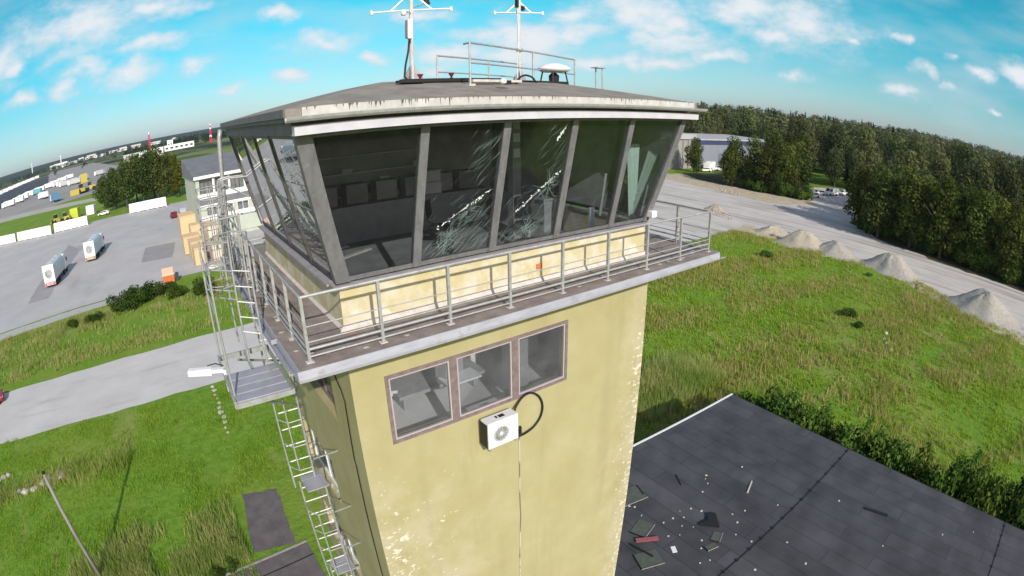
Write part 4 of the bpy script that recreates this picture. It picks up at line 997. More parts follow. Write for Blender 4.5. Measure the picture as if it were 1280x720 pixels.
LM_ = [leaf_mat('leaf_dark', (.028,.048,.012), (.105,.130,.035), .35, .32),
      leaf_mat('leaf_mid', (.042,.066,.014), (.135,.155,.036), .35, .32),
      leaf_mat('leaf_yellow', (.055,.075,.010), (.13,.135,.022), .5, .15),
      leaf_mat('needle', (.010,.024,.010), (.028,.046,.016), .5, .2)]
M['bark'] = mat('bark', (.06,.048,.038), (.10,.085,.07), scale=4, rough=.95, stretch=(1,1,.3))
def trunk_mesh(name, h, r, seed, limbs=5, spread=.35, top=.75):
    rnd = random.Random(seed); b = MB()
    b.path([(0,0,-.2),(rnd.uniform(-.1,.1),rnd.uniform(-.1,.1),h*.25),(rnd.uniform(-.3,.3),rnd.uniform(-.3,.3),h*.5),(rnd.uniform(-.4,.4),rnd.uniform(-.4,.4),h*top)], [r*1.25,r,r*.7,r*.18], 7)
    for k in range(limbs):
        a = k*2.4+rnd.uniform(-.4,.4); z = h*rnd.uniform(.25,.5); l = h*spread*rnd.uniform(.7,1.2)
        b.path([(0,0,z),(l*.45*math.cos(a),l*.45*math.sin(a),z+l*.35),(l*math.cos(a),l*math.sin(a),z+l*.85)], [r*.5,r*.32,r*.1], 5)
    me = bpy.data.meshes.new(name); me.from_pydata(b.v, [], b.f); me.update(); me.materials.append(M['bark']); return me
def broad_lobes(h, w, seed, n=11, low=.22):
    r = random.Random(seed); L = []
    for k in range(n):
        t = k/(n-1); z = h*(low+.1+(.86-low)*t); env = math.sin(math.pi*min(1,(.18+.78*t)))**.7
        a = k*2.399+r.uniform(-.5,.5); d = w*.5*env*r.uniform(.35,.75)
        s = w*.25*r.uniform(.75,1.25)*(.7+.5*env); L.append((d*math.cos(a), d*math.sin(a), z, s, s, s*r.uniform(.75,1.05)))
    L.append((0,0,h*.55,w*.27,w*.27,h*.26))
    return L
PROTO = {}
def proto(key, h, lobes, n, size, m, seed, r, limbs=5, flat=.25):
    V = leaf_cloud(lobes, n, size, seed, flat)
    PROTO[key] = (trunk_mesh('trunk', h, r, seed, limbs), np_mesh('crown', V, quads(V), m), h)
for i, (h, w, n, s, m) in enumerate(((15,9.5,4200,.62,0),(14,8.5,3800,.62,1),(16,10,4400,.66,0),(13,8,3600,.6,1),(14.5,7.0,3800,.58,1),(12,7.5,3200,.6,0))):
    proto('broad%d' % i, h, broad_lobes(h, w, 20+i, 12 if i % 2 else 14, .08 if i in (3,4) else .16), n, s, LM_[m], 40+i, .26)
proto('yellow', 14, broad_lobes(14, 5.2, 77, 10, .05), 3000, .6, LM_[2], 78, .2)
def conifer_mesh(h, w, n, seed):
    r = np.random.default_rng(seed); t = 1-np.sqrt(r.random(n)); z = h*(.08+.92*t); R = w*.5*(1-t)*(.75+.35*np.sin(z*5.2)); a = r.random(n)*2*np.pi
    q = np.sqrt(r.random(n)); P = np.stack([R*q*np.cos(a), R*q*np.sin(a), z-R*q*.25], 1)
    nr = np.stack([np.cos(a)*.5, np.sin(a)*.5, np.full(n,.8)], 1)+r.normal(size=(n,3))*.35; nr /= np.linalg.norm(nr,axis=1)[:,None]
    T = np.stack([np.cos(a), np.sin(a), np.full(n,-.45)], 1); b = np.cross(nr, T); b /= np.linalg.norm(b,axis=1)[:,None]; s = .75*r.uniform(.6,1.2,n)[:,None]
    return np.stack([P-T*s*.5, P+b*s*.3, P+T*s*.6, P-b*s*.3],1).reshape(-1,3)
V = conifer_mesh(19, 6, 2400, 5); PROTO['conifer'] = (trunk_mesh('trunk', 19, .24, 5, 0, top=.95), np_mesh('crown', V, quads(V), LM_[3]), 19)
def tree(key, x, y, label, group, s=1.0, rz=None, sz=1.0, name=None, z=None):
    tm_, cm, h = PROTO[key]
    o = thing(name or ('conifer_tree' if key == 'conifer' else 'broadleaf_tree'), label, 'tree', (x, y, float(hill(x,y)) if z is None else z), random.uniform(0,6.28) if rz is None else rz, group)
    o.scale = (s, s, s*sz)
    link('trunk', tm_, o); link('crown', cm, o); return o
def pip(x, y, poly):
    ins = False; n = len(poly)
    for i in range(n):
        (x1,y1),(x2,y2) = poly[i], poly[(i+1)%n]
        if (y1 > y) != (y2 > y) and x < (x2-x1)*(y-y1)/(y2-y1)+x1: ins = not ins
    return ins
LW_ = leaf_mat('leaf_wood', (.046,.064,.026), (.150,.168,.066), .08, .34)
for k_ in ('broad0','broad1','broad2','broad4','broad5'):
    t_, c_, h_ = PROTO[k_]; c2_ = c_.copy(); c2_.materials[0] = LW_; PROTO['wood'+k_[5:]] = (t_, c2_, h_)
# front row along the dusty road
US = [(124+random.uniform(-1,1.5)+abs(56-k)*.25, k, random.uniform(.8,1.6)) for k in (47.5,49,51,53,55,57,59,61,64,67)]
US = [(x+2,y,s) for x,y,s in US]
GR = 'trees in the front row along the dusty road'
row = [(103,20,'broad0',.92),(106.5,25.5,'broad3',1.0),(101.5,12.5,'broad1',1.0),(99.5,5.5,'broad4',1.05),(99.8,-2,'broad1',1.0),(98.7,-9.5,'broad3',1.05),(99.5,-17,'broad4',1.05),(97.5,-25,'broad1',1.0),(97,-33,'broad0',.9),(96,-42,'broad3',1.0),(95.5,-52,'broad1',1.0),(94,-63,'broad0',.95),
       (105.5,16,'broad0',.85),(103.5,9,'broad4',.95),(103,2,'broad0',.9),(102.5,-5.5,'broad4',1.0),(102.5,-13,'broad0',.95),(101.5,-21,'broad3',.95),(101,-29,'broad1',.95),(100.5,-37.5,'broad4',1.0),(100,-47,'broad0',.95),
       (111,18,'broad2',.95),(109,9,'broad5',1.1),(108,0,'broad0',.95),(107.5,-9,'broad1',1.05),(107,-19,'broad2',.95),(106,-30,'broad0',1.0),(105,-42,'broad5',1.15),(104,-54,'broad2',.95)]
lab_ = {'broad0':'dark full crowned tree in the front row along the dusty road','broad1':'mid green leafy tree in the front row along the dusty road','broad2':'tall broad dark tree just behind the road side row','broad3':'bushy low branched tree in the front row along the dusty road','broad4':'slim upright leafy tree in the front row along the dusty road','broad5':'small rounded dark tree behind the road side row'}
for x, y, k, s in row: tree(k, x, y, lab_[k], GR, s, sz=.92 if y > -6 else .84)
for k in range(46):
    y = 22-k*1.9; x = 101.5-.075*max(0,22-y)+random.uniform(-1.2,2.2) + (3.5 if y > 12 else 0)
    US.append((x, y, random.uniform(1.0,1.9)))
# clump left of the parked white cars, in front of the hall
for x, y, k, s in ((128.5,70.5,'broad3',.84),(133,72.5,'broad0',.82),(133,66,'broad0',.86),(129.5,60,'broad3',.85),(131,54.5,'broad1',.9),(138,62,'broad2',.85),(139,54,'broad5',1.0),(146,66,'broad0',.95),(145,58,'broad1',.95),(152,61,'broad2',.95),(127.5,56,'broad5',.55),(128.5,51.8,'broad3',.5)):
    tree(k, x, y, 'leafy tree in the clump between the grey hall and the parked white cars', 'trees between the hall and the parked cars', s)
tree('broad3', 142.2, 93.0, 'lone dark round tree standing at the corner of the grey hall', None, .80, name='broadleaf_tree')
HALLP = [(126,84),(200,70),(210,118),(132,132)]
NEARP = [(x,y) for x,y,_,_ in row]
cand = []
for i in range(4000):
    x, y = random.uniform(100,420), random.uniform(-150,330)
    if pip(x, y, ROADR) or pip(x, y, HALLP) or x < 108+max(0,(y-25))*.35 or (y > 25 and y < 100 and x < 158): continue
    az = math.degrees(math.atan2(x+1.6, y+7.3))
    if az < 50: continue
    if az > 97 + 0: continue
    cand.append((math.hypot(x,y), x, y))
cand.sort(); kept = []
for d, x, y in cand:
    if all((x-a)**2+(y-b)**2 > 46 for a, b in kept) and all((x-a)**2+(y-b)**2 > 30 for a, b in NEARP): kept.append((x,y))
near_, rest_ = kept[:215], kept[215:]
gw = 'trees of the big wood beyond the dusty road'
for x, y in near_:
    k = random.choice(['wood0','wood1','wood2','wood5','wood0','wood2','wood4','conifer' if random.random() < .3 else 'wood1'])
    tree(k, x, y, 'dark pointed conifer standing in the big wood beyond the dusty road' if k == 'conifer' else 'green broadleaf tree standing in the big wood beyond the dusty road', gw, random.choice((.62,.75,.85,.95,1.05,1.2))*(.8 if k=='conifer' else 1), sz=random.uniform(.85,1.15))
for k in range(64):
    az = rad(random.uniform(56,78) if k < 52 else random.uniform(52,56)); d = random.uniform(520,720); x, y = d*math.sin(az), d*math.cos(az)
    tree('conifer', x, y, 'pointed dark conifer on the ridge line of the wood against the sky', 'conifers on the ridge of the wood', random.uniform(.95,1.15)*1.35, sz=.80)
# the rest of the wood, one mass up to the skyline
def mass(name, pts, hs, ws, nq, size, m, seed, cone=None):
    r = np.random.default_rng(seed); out = []
    base = [leaf_cloud(broad_lobes(1.0, .62, 300+i, 8, .12), nq, size, 400+i, .35) for i in range(6)]
    cb_ = [conifer_mesh(19, 6, nq, 500+i)/19 for i in range(3)]
    for i,(x,y) in enumerate(pts):
        c = cone is not None and cone[i]; B = cb_[i%3] if c else base[i%6]
        a = r.random()*6.28; R = np.array([[math.cos(a),-math.sin(a),0],[math.sin(a),math.cos(a),0],[0,0,1]])
        Q = B@R.T*np.array([ws[i],ws[i],hs[i]]); Q = Q+np.array([x,y,float(hill(x,y))]); out.append(Q)
    Vv = np.concatenate(out); o = link(name, np_mesh(name, Vv, quads(Vv), m)); return tag(o, kind='stuff')
pts = list(rest_)
r_ = np.random.default_rng(11)
while len(pts) < 3000:
    a = rad(r_.uniform(48,97)); d = 260*math.exp(r_.random()*1.75); x, y = d*math.sin(a), d*math.cos(a)
    if d < 330 and x < 420 and -150 < y < 330: continue
    if pip(x, y, HALLP) or pip(x,y,ROADR): continue
    pts.append((x,y))
dist = [math.hypot(*p) for p in pts]
cone = [ (d > 700 and 52 < math.degrees(math.atan2(*p)) < 78 and r_.random() < .7) or r_.random() < .06 for p, d in zip(pts, dist)]
hs = [r_.uniform(10,20)*(1.15 if c else 1) for c in cone]; ws = [h*(.32 if c else 1.0)*r_.uniform(.7,1.45) for h, c in zip(hs, cone)]
forest = mass('forest', pts, hs, ws, 120, .125, leaf_mat('leaf_far', (.042,.060,.028), (.145,.162,.070), .03, .0, .25), 12, cone)
# woodland belts on the left plain and the hills
pts = []
for i in range(1500):
    a = rad(r_.uniform(-22,46)); d = 900*math.exp(r_.random()*1.25); x, y = d*math.sin(a), d*math.cos(a)
    if float(vnoise(x,y,260,8)) > .52 - (.25 if a > rad(1) else 0): pts.append((x,y))
woodland = mass('woodland', pts, [r_.uniform(9,16) for _ in pts], [r_.uniform(14,30) for _ in pts], 60, .16, leaf_mat('leaf_plain', (.018,.034,.016), (.045,.066,.024), .02, .0, .2), 13)
# clump behind the white barriers
for x, y, k, s, lab in ((-27,193,'broad5',.95,None),(-22,182,'broad0',.85,None),(-17,180,'broad2',.95,None),(-11,184,'broad0',1.06,None),(-5.5,186,'broad2',1.03,None),(-1.5,184,'broad0',.95,None),(-24,200,'broad3',.95,None),(-14,194,'broad1',1.12,None),(-7,196,'broad0',1.15,None)):
    tree(k, x, y, 'dark green tree in the clump behind the white barriers', 'trees behind the white barriers', s)
tree('yellow', 1.8, 178.5, 'yellow green slim tree at the end of the clump beside the grey roofed building', None, 1.0)

# ------------------------------------------------------------------ shrubs
def shrub_mesh(w, h, n, size, m, seed):
    r = random.Random(seed); L = [(r.uniform(-.3,.3)*w, r.uniform(-.3,.3)*w, h*r.uniform(.25,.6), w*r.uniform(.2,.34), w*r.uniform(.2,.34), h*r.uniform(.28,.42)) for _ in range(7)]
    V = leaf_cloud(L, n, size, seed, .2, .6); return np_mesh('shrub', V, quads(V), m)
LB = leaf_mat('leaf_shrub', (.030,.062,.012), (.085,.135,.026), .9, .2); LBd = leaf_mat('leaf_hedge', (.035,.075,.014), (.130,.205,.040), .9, .30)
SH = [shrub_mesh(3.2,2.0,2600,.20,LB,1), shrub_mesh(2.6,1.6,2000,.18,LB,2), shrub_mesh(3.0,2.6,2800,.23,LBd,3), shrub_mesh(2.4,2.2,2200,.21,LBd,4)]
def shrub(i, x, y, s, label, group=None, sz=1.0):
    o = link('shrub', SH[i], None, (x,y,0)); o.rotation_euler.z = random.uniform(0,6.28); o.scale = (s,s,s*sz); return tag(o, label, 'shrub', group)
shrub(1,-18.2,61.5,.75,'small round green shrub at the near end of the car park edge'); shrub(0,-14.6,60.8,.8,'low green shrub second in line along the car park edge')
for x,y,s in ((-10.6,63.2,1.35),(-8.2,64.5,1.4),(-5.8,65.6,1.3)): shrub(0,x,y,s,'big green shrub in the dense middle of the car park edge','big shrubs along the car park edge')
for x,y,s in ((-4.6,13.3,.42),(-3.6,14.0,.36),(-2.9,15.6,.3)): shrub(3,x,y,s,'small dark weed clump in the tall grass beside the dark paving','dark weed clumps by the paving',.8)
shrub(1,-2.3,63.2,1.1,'green shrub near the orange box at the car park edge'); shrub(0,1.2,62,1.2,'wide green shrub at the car park edge behind the ladder cage'); shrub(1,-3.3,68.2,.7,'small shrub growing right beside the orange box')
for x, y, s in US: shrub(random.choice((2,3)), x, y, s, 'dark undergrowth shrub at the foot of the front row trees along the dusty road', 'undergrowth shrubs under the front row trees', 1.2)
hg = 'hedge shrubs along the black roof'
for k in range(20):
    y = 6.6-k*1.3; x = 26.5+random.uniform(-.3,.7)+.02*k
    shrub(2+k%2, x, y, random.uniform(.85,1.12), 'dark green hedge shrub along the edge of the black flat roof', hg, random.uniform(1.7,2.2) if k > 1 else 1.35)
for k in range(15): shrub(2+k%2, 28.6+random.uniform(-.6,.9), 5-k*1.6, random.uniform(.7,1.0), 'lower hedge shrub on the meadow side beside the black flat roof', 'low shrubs outside the hedge', 1.0)
for x,y,s,l in ((68.3,27.3,.9,'grey green bush in the meadow near the gravel heaps'),(54.6,9.2,.8,'straggly dark bush in the middle of the meadow'),(52.5,7.0,.55,'smaller dark bush beside the straggly one in the meadow'),(73.5,12.6,.45,'tiny bush in the meadow in front of the third gravel heap')): shrub(3,x,y,s,l,None,.6)

# ------------------------------------------------------------------ tall grass blades
def blades(name, n, fn, hmin, hmax, w, m, seed, per=5):
    r = np.random.default_rng(seed); X = []
    while sum(len(a) for a in X) < n:
        a = fn(r, n); X.append(a)
    P = np.concatenate(X)[:n]; P = np.repeat(P, per, axis=0); N_ = len(P)
    P = P+r.normal(size=(N_,2))*.12; h = r.uniform(hmin,hmax,N_)*np.repeat(.6+.8*vnoise(P[::per,0],P[::per,1],2.3,4),per)
    a = r.random(N_)*2*np.pi; l = h*r.uniform(.1,.55,N_); ww = w*r.uniform(.6,1.4,N_)
    b = np.stack([P[:,0],P[:,1],np.zeros(N_)],1); sx = np.stack([-np.sin(a)*ww,np.cos(a)*ww,np.zeros(N_)],1)
    tip = b+np.stack([np.cos(a)*l+.12*h,np.sin(a)*l+.1*h,h],1)
    V = np.stack([b-sx,b+sx,tip],1).reshape(-1,3)
    o = link(name, np_mesh(name, V, np.arange(len(V)).reshape(-1,3), m)); return tag(o, kind='stuff')
M['straw'] = leaf_mat('grass_blades', (.25,.34,.05), (.50,.46,.19), .35, .0, .5)
M['green_blades'] = leaf_mat('green_blades', (.19,.34,.03), (.32,.45,.06), .6, .0, .5)
def field(r, n):
    x = r.uniform(20,82,n); y = r.uniform(-22,40,n)
    d = .75*vnoise(x*.42+y*.12,y+.28*x,4.2,21)+.25*vnoise(x,y,1.9,22)
    band = 1-np.exp(-((y-(20-.28*(x-30)))/4.2)**2)*.85       # the smooth mown strip
    edge = np.where(x < 45, 1.0, .75)
    ok = (r.random(n) < np.clip((d-.36)*3.2,0,1)*band*edge)
    ok &= ~((x < 26) & (y < 7.6)); ok &= x < 70+np.clip((y+9)*.55,0,9)
    return np.stack([x,y],1)[ok]
blades('tall_grass', 17000, field, .22, .62, .036, M['straw'], 31, 6)
def meadow(r, n):
    x = r.uniform(9,84,n); y = r.uniform(-24,40,n); ok = r.random(n) < np.clip((vnoise(x,y,3.1,61)*.5+vnoise(x,y,.9,62)*.5-.2)*1.6,.08,1)*np.clip(1.35-(x-20)/90,.4,1)
    ok &= ~((x < 26.5) & (y < 8.3)); ok &= x < 70.5+np.clip((y+9)*.55,0,9.5); return np.stack([x,y],1)[ok]
blades('short_grass', 30000, meadow, .10, .34, .040, M['green_blades'], 38, 4)
def nearroof(r, n):
    x = r.uniform(23,33,n); y = r.uniform(11.5,17,n); ok = r.random(n) < np.clip(1.2-np.abs(y-13.6)/3.2,0,1)*(.25+vnoise(x,y,1.6,9)); return np.stack([x,y],1)[ok]
blades('tall_grass', 3000, nearroof, .5, 1.15, .03, M['straw'], 32, 6)
def leftnear(r, n):
    x = r.uniform(-14,.6,n); y = r.uniform(10.5,19.5,n)
    ok = r.random(n) < np.clip(1.3-(y-14)/4.5-np.clip(-x-9,0,9)*.08,0,1)*np.clip((vnoise(x,y,1.5,14)-.2)*1.8,0,1)
    ok &= ~((x > -2.5) & (y > 14) & (y < 20) & (x < .8)); ok &= ~((y < 14.1) & (x > -4.6)); return np.stack([x,y],1)[ok]
blades('tall_grass', 5000, leftnear, .25, .75, .024, M['straw'], 33, 6)
def rubbleg(r, n):
    x = r.uniform(-26,-9,n); y = r.uniform(24.5,29.5,n); c = 26.6+.12*(x+17)
    ok = r.random(n) < np.exp(-((y-c)/1.1)**2)*np.clip(vnoise(x,y,1.7,17)*1.3,0,1); return np.stack([x,y],1)[ok]
blades('tall_grass', 900, rubbleg, .25, .7, .022, M['straw'], 34, 6)
def lawn(r, n):
    x = r.uniform(-30,28,n); y = r.uniform(12,34.5,n); ok = r.random(n) < np.clip((vnoise(x,y,2.2,51)-.25)*1.4,.05,1)
    ok &= ~((x > -2.4) & (y < 20) & (x < 8.9)); ok &= ~((x > 0) & (x < 9) & (y < 20)); return np.stack([x,y],1)[ok]
blades('short_grass', 16000, lawn, .08, .24, .022, M['green_blades'], 35, 6)
def verge(r, n):
    x = r.uniform(-32,8,n); y = r.uniform(47.5,67,n); t = (y-46.5-(x+25)*.07)
    ok = r.random(n) < np.clip((vnoise(x,y,3,53)-.25)*1.5,.04,1)*np.where(y > 57+.1*x+3, 1.0, .35); ok &= y < 66+.16*(x+15); ok &= y > 46.6+.08*(x+25)+.4; return np.stack([x,y],1)[ok]
blades('tall_grass', 7000, verge, .2, .6, .04, M['straw'], 36, 6)
def wreed(r, n):
    x = r.uniform(24.9,30,n); y = r.uniform(-20,8.5,n); return np.stack([x,y],1)
blades('weeds', 2600, wreed, .7, 2.0, .035, M['green_blades'], 37, 6)
# ------------------------------------------------------------------ the black flat roof beside the tower
def felt_mat():
    m = bpy.data.materials.new('black_roof_felt'); m.use_nodes = True
    nt = m.node_tree; N = nt.nodes; L = nt.links; b = N['Principled BSDF']; b.inputs['Roughness'].default_value = .62; b.inputs['Specular IOR Level'].default_value = .35
    pos = N.new('ShaderNodeNewGeometry').outputs['Position']
    mp = N.new('ShaderNodeMapping'); mp.inputs['Rotation'].default_value = (0,0,rad(92.3)); L.new(pos, mp.inputs[0])
    br = N.new('ShaderNodeTexBrick'); br.offset = .37; br.inputs['Scale'].default_value = 1.0; br.inputs['Brick Width'].default_value = 5.6; br.inputs['Row Height'].default_value = 1.0
    br.inputs['Mortar Size'].default_value = .022; br.inputs['Mortar Smooth'].default_value = .5; br.inputs['Bias'].default_value = 0
    br.inputs['Color1'].default_value = (.055,.054,.060,1); br.inputs['Color2'].default_value = (.069,.068,.075,1); br.inputs['Mortar'].default_value = (.026,.026,.029,1)
    L.new(mp.outputs[0], br.inputs['Vector'])
    n = N.new('ShaderNodeTexNoise'); n.inputs['Scale'].default_value = .7; n.inputs['Detail'].default_value = 8; L.new(pos, n.inputs['Vector'])
    r = N.new('ShaderNodeMapRange'); r.inputs[1].default_value=.3; r.inputs[2].default_value=.7; r.inputs[3].default_value=.72; r.inputs[4].default_value=1.35; L.new(n.outputs['Fac'], r.inputs[0])
    x = N.new('ShaderNodeMix'); x.data_type='RGBA'; x.blend_type='MULTIPLY'; x.inputs[0].default_value=1; L.new(br.outputs['Color'], x.inputs[6]); L.new(r.outputs[0], x.inputs[7])
    L.new(x.outputs[2], b.inputs['Base Color'])
    n2 = N.new('ShaderNodeTexNoise'); n2.inputs['Scale'].default_value = 9; L.new(pos, n2.inputs['Vector'])
    bp = N.new('ShaderNodeBump'); bp.inputs['Distance'].default_value = .006; L.new(n2.outputs['Fac'], bp.inputs['Height']); L.new(bp.outputs[0], b.inputs['Normal'])
    return m
RZ = 3.5
M['felt'] = felt_mat(); M['annexwall'] = mat('annex_render', (.35,.31,.22), (.42,.38,.28), scale=1.2, rough=.9)
ax = thing('flat_roofed_annex', 'long low annex with black felt roof at the foot of the tower', 'building', (16,-8,0))
RP = [(8.66,8.02),(25.08,6.95),(24.05,-20.5),(8.66,-20.5)]
MB().prism([(8.67,7.8),(24.85,6.75),(23.85,-20.3),(8.67,-20.3)], 0, RZ-.16).build('wall', M['annexwall'], ax)
roof2 = MB().prism(RP, RZ-.155, RZ).build('roof', M['felt'], ax)
ef = MB(); ef.beam((8.68,8.03,RZ-.02),(25.1,6.97,RZ-.02),.10,.13); ef.build('edge_flashing', M['casing'], roof2)
ef = MB(); ef.beam((25.1,6.9,RZ-.04),(24.07,-20.5,RZ-.04),.05,.09); ef.build('edge_flashing', M['black'], roof2)
for (p, q) in (((24.9,-1.55),(8.7,-1.0)),((24.4,-13.0),(8.7,-12.5))):
    sm = MB(); sm.beam((*p,RZ+.012),(*q,RZ+.012),.05,.022)
    n = 18
    for i in range(n):
        t = (i+.5)/n; sm.obox((p[0]+(q[0]-p[0])*t, p[1]+(q[1]-p[1])*t, RZ+.03),(.10,.13,.045),random.uniform(-.3,.3))
    sm.build('lightning_wire', M['black'], roof2)
# litter on the roof
def flat_piece(name, pts, z, th, m, label, cat='debris', group=None, tilt=0):
    b = MB(); b.prism(pts, z, z+th); o = b.build(name, m); return tag(o, label, cat, group)
def rect(x, y, l, w, a):
    c, s = math.cos(a), math.sin(a); return [(x+c*i*l/2-s*j*w/2, y+s*i*l/2+c*j*w/2) for i,j in ((-1,-1),(1,-1),(1,1),(-1,1))]
M['green_glass'] = mat('dusty_glass_sheet', (.075,.085,.07), (.10,.11,.09), scale=4, rough=.3)
M['pinkboard'] = mat('faded_red_board', (.27,.07,.08), (.34,.11,.12), scale=5, rough=.7)
M['woodgrey'] = mat('grey_weathered_wood', (.22,.21,.20), (.30,.29,.27), scale=4, rough=.9, stretch=(1,6,1))
flat_piece('black_scrap', [(14.75,.62),(15.35,1.32),(15.05,1.55),(14.72,1.28),(14.25,1.38)], RZ+.002, .12, M['black'], 'jagged black plastic scrap lying on the black felt roof')
rb_ = thing('red_board', 'faded red board with black strip lying on the black felt roof near the tower', 'board', (11.95,2.35,RZ))
MB().prism(rect(11.95,2.35,.95,.22,-.62), RZ+.07, RZ+.11).build('board', M['pinkboard'], rb_)
MB().prism(rect(11.35,2.1,1.15,.07,1.15+.55), RZ+.002, RZ+.07).build('strip', M['black'], rb_)
for (x,y,l,w,a,lab) in ((12.35,3.0,.95,.75,.3,'greenish glass sheet with pale chipped rim lying behind the red board on the black roof'),(11.2,1.55,1.0,.9,-.4,'large greenish glass sheet lying in front of the red board on the black roof'),(13.4,4.9,1.6,1.0,-.2,'broken greenish glass sheet lying farthest from the tower front on the black roof'),(14.2,.35,.62,.42,.4,'small greenish glass sheet lying beside the jagged black scrap'),(13.55,.15,.55,.32,-.3,'dark glass offcut lying between the scrap and the white tile')):
    t = thing('glass_sheet', lab, 'glass', (x,y,RZ)); MB().prism(rect(x,y,l,w,a), RZ+.004, RZ+.022).build('sheet', M['green_glass'], t)
    r1 = rect(x,y,l,w,a); e = MB(); e.beam((*r1[0],RZ+.035),(*r1[1],RZ+.035),.035,.03); e.build('rim', M['woodgrey'], t)
    e = MB(); e.beam((*r1[0],RZ+.03),(*r1[3],RZ+.03),.035,.05); e.build('rim', M['black'], t)
flat_piece('white_tile', rect(12.35,1.2,.36,.2,1.0), RZ+.003, .02, M['white'], 'small white rectangular tile lying on the black felt roof')
flat_piece('wooden_batten', rect(18.1,1.2,.95,.07,.35), RZ+.003, .05, M['cement'], 'pale batten lying on the black roof beyond the lightning wire')
flat_piece('wooden_batten', rect(20.65,-5.1,1.35,.16,1.75), RZ+.003, .05, M['black'], 'dark batten lying alone on the outer half of the black roof')
flat_piece('wooden_batten', rect(14.2,4.85,.7,.05,1.2), RZ+.003, .05, M['black'], 'short black batten beside the farthest glass sheet on the roof')
flat_piece('wooden_batten', rect(16.1,4.1,.8,.04,1.0), RZ+.003, .04, M['black'], 'thin dark stick lying on the roof between the back edge and the scrap')
chips = [(15.4,-3.7),(18.6,-6.4),(20.2,-3.0),(22.4,-11.0),(21.2,-9.2),(17.1,3.2),(17.35,3.35),(16.9,2.9),(16.2,2.7),(17.9,-.6),(14.9,2.35),(14.4,2.6),(14.2,2.2),(13.8,2.5),(13.7,1.9),(14.0,1.5),(13.2,1.6),(13.3,2.6),(12.95,3.6),(13.0,4.4),(13.15,4.2),(12.8,1.9),(13.6,.7),(13.2,.4),(12.9,-.3),(12.5,-.1),(14.9,-.2),(15.6,.2),(15.9,.7),(16.5,.4),(15.1,1.9),(15.0,-1.0),(13.7,-2.1),(19.2,2.4),(16.0,-2.3)]
for x,y in chips:
    n = random.choice((4,5,6)); r = random.uniform(.03,.07)
    flat_piece('debris_chip', [(x+r*random.uniform(.6,1.3)*math.cos(2*math.pi*i/n), y+r*random.uniform(.5,1.1)*math.sin(2*math.pi*i/n)) for i in range(n)], RZ+.002, .025, M['cement'], 'small pale chip of debris lying on the black felt roof', 'debris', 'pale debris chips on the black roof')

# ------------------------------------------------------------------ lawn: pole, rubble
po = thing('lamp_pole', 'bare dark grey pole with small black cap standing alone on the lawn', 'pole', (-11.5,15.25,0))
MB().tube((-11.5,15.25,-.2),(-11.5,15.25,7.2),.14,.10,10).build('shaft', mat('grey_pole',(.20,.185,.17),(.27,.255,.24),scale=5,rough=.8,stretch=(1,1,.2)), po, smooth=True)
MB().lathe([(.11,0),(.115,.08),(.06,.12),(0,.12)], (-11.5,15.25,7.2), 10).build('cap', M['black'], po)
M['stone'] = mat('pale_stone', (.30,.285,.25), (.42,.40,.36), scale=3, rough=.95)
def rock(x, y, s, z=0, m=None):
    b = MB(); n = 7; r = random
    ring = lambda k, h: [(x+s*k*r.uniform(.75,1.2)*math.cos(2*math.pi*i/n), y+s*k*r.uniform(.6,1.0)*math.sin(2*math.pi*i/n), z+h*s*r.uniform(.85,1.1)) for i in range(n)]
    A = ring(1,-.1)+ring(.95,.35)+ring(.5,.65); b.add(A, [(i+k*n,(i+1)%n+k*n,(i+1)%n+(k+1)*n,i+(k+1)*n) for k in range(2) for i in range(n)]+[tuple(range(2*n,3*n))]); return b
for k in range(26):
    t = random.random(); x = -19.6+5.6*t+random.uniform(-.3,.3); y = 25.9+1.7*t+random.uniform(-.4,.4)
    tag(rock(x,y,random.uniform(.16,.42)).build('rubble_stone', M['stone']), 'pale stone of the rubble heap on the lawn by the taxiway', 'stone', 'stones of the rubble heap')
for (x,y,s) in ((-21.6,28.6,.34),(-21.1,28.8,.3),(-22.0,28.3,.26)): tag(rock(x,y,s).build('rubble_stone', M['stone']), 'pale stone lying apart from the rubble heap near the taxiway edge', 'stone', 'stones apart from the heap')
for (x,y,s) in ((53.5,4.1,.3),(51.7,3.8,.26),(49.6,2.4,.28),(50.9,3.3,.2)): tag(rock(x,y,s).build('field_stone', M['cement']), 'white stone lying in the mown strip of the meadow', 'stone', 'white stones in the meadow')

# ------------------------------------------------------------------ gravel heaps
def heap(x, y, r, h, seed, label, m):
    rg = np.random.default_rng(seed); nr, na_ = 14, 40; vs = [(x,y,h)]
    ph = rg.random(6)*6.28
    for i in range(1,nr+1):
        t = i/nr
        for k in range(na_):
            a = 2*math.pi*k/na_; R = r*t*(1+.13*math.sin(2*a+ph[0])+.07*math.sin(3*a+ph[1])+.04*math.sin(7*a+ph[2]))
            z = h*(.25*(1-t)+.75*(.5+.5*math.cos(math.pi*t)))*(1+.10*math.sin(5*a+ph[3])*t+.08*math.sin(2*a+ph[4]))+rg.normal()*.06*min(1,4*(1-t))-.06*(i==nr)
            vs.append((x+R*math.cos(a)*.85, y+R*math.sin(a)*1.12, z if i > 1 else h*(.95+.03*rg.random())))
    fs = [(0,1+k,1+(k+1)%na_) for k in range(na_)]+[(1+(i-1)*na_+k,1+i*na_+k,1+i*na_+(k+1)%na_,1+(i-1)*na_+(k+1)%na_) for i in range(1,nr) for k in range(na_)]
    b = MB().add(vs, fs); return tag(b.build('gravel_heap', m, None, smooth=True), label, 'gravel heap', 'gravel heaps along the dusty road')
gh = mat('gravel', (.32,.295,.26), (.42,.395,.355), scale=2.5, detail=10, rough=1, spec=.05, bump=.05, bscale=6)
gh2 = mat('sandy_gravel', (.36,.315,.25), (.44,.395,.325), scale=2.5, detail=10, rough=1, spec=.05, bump=.05, bscale=6)
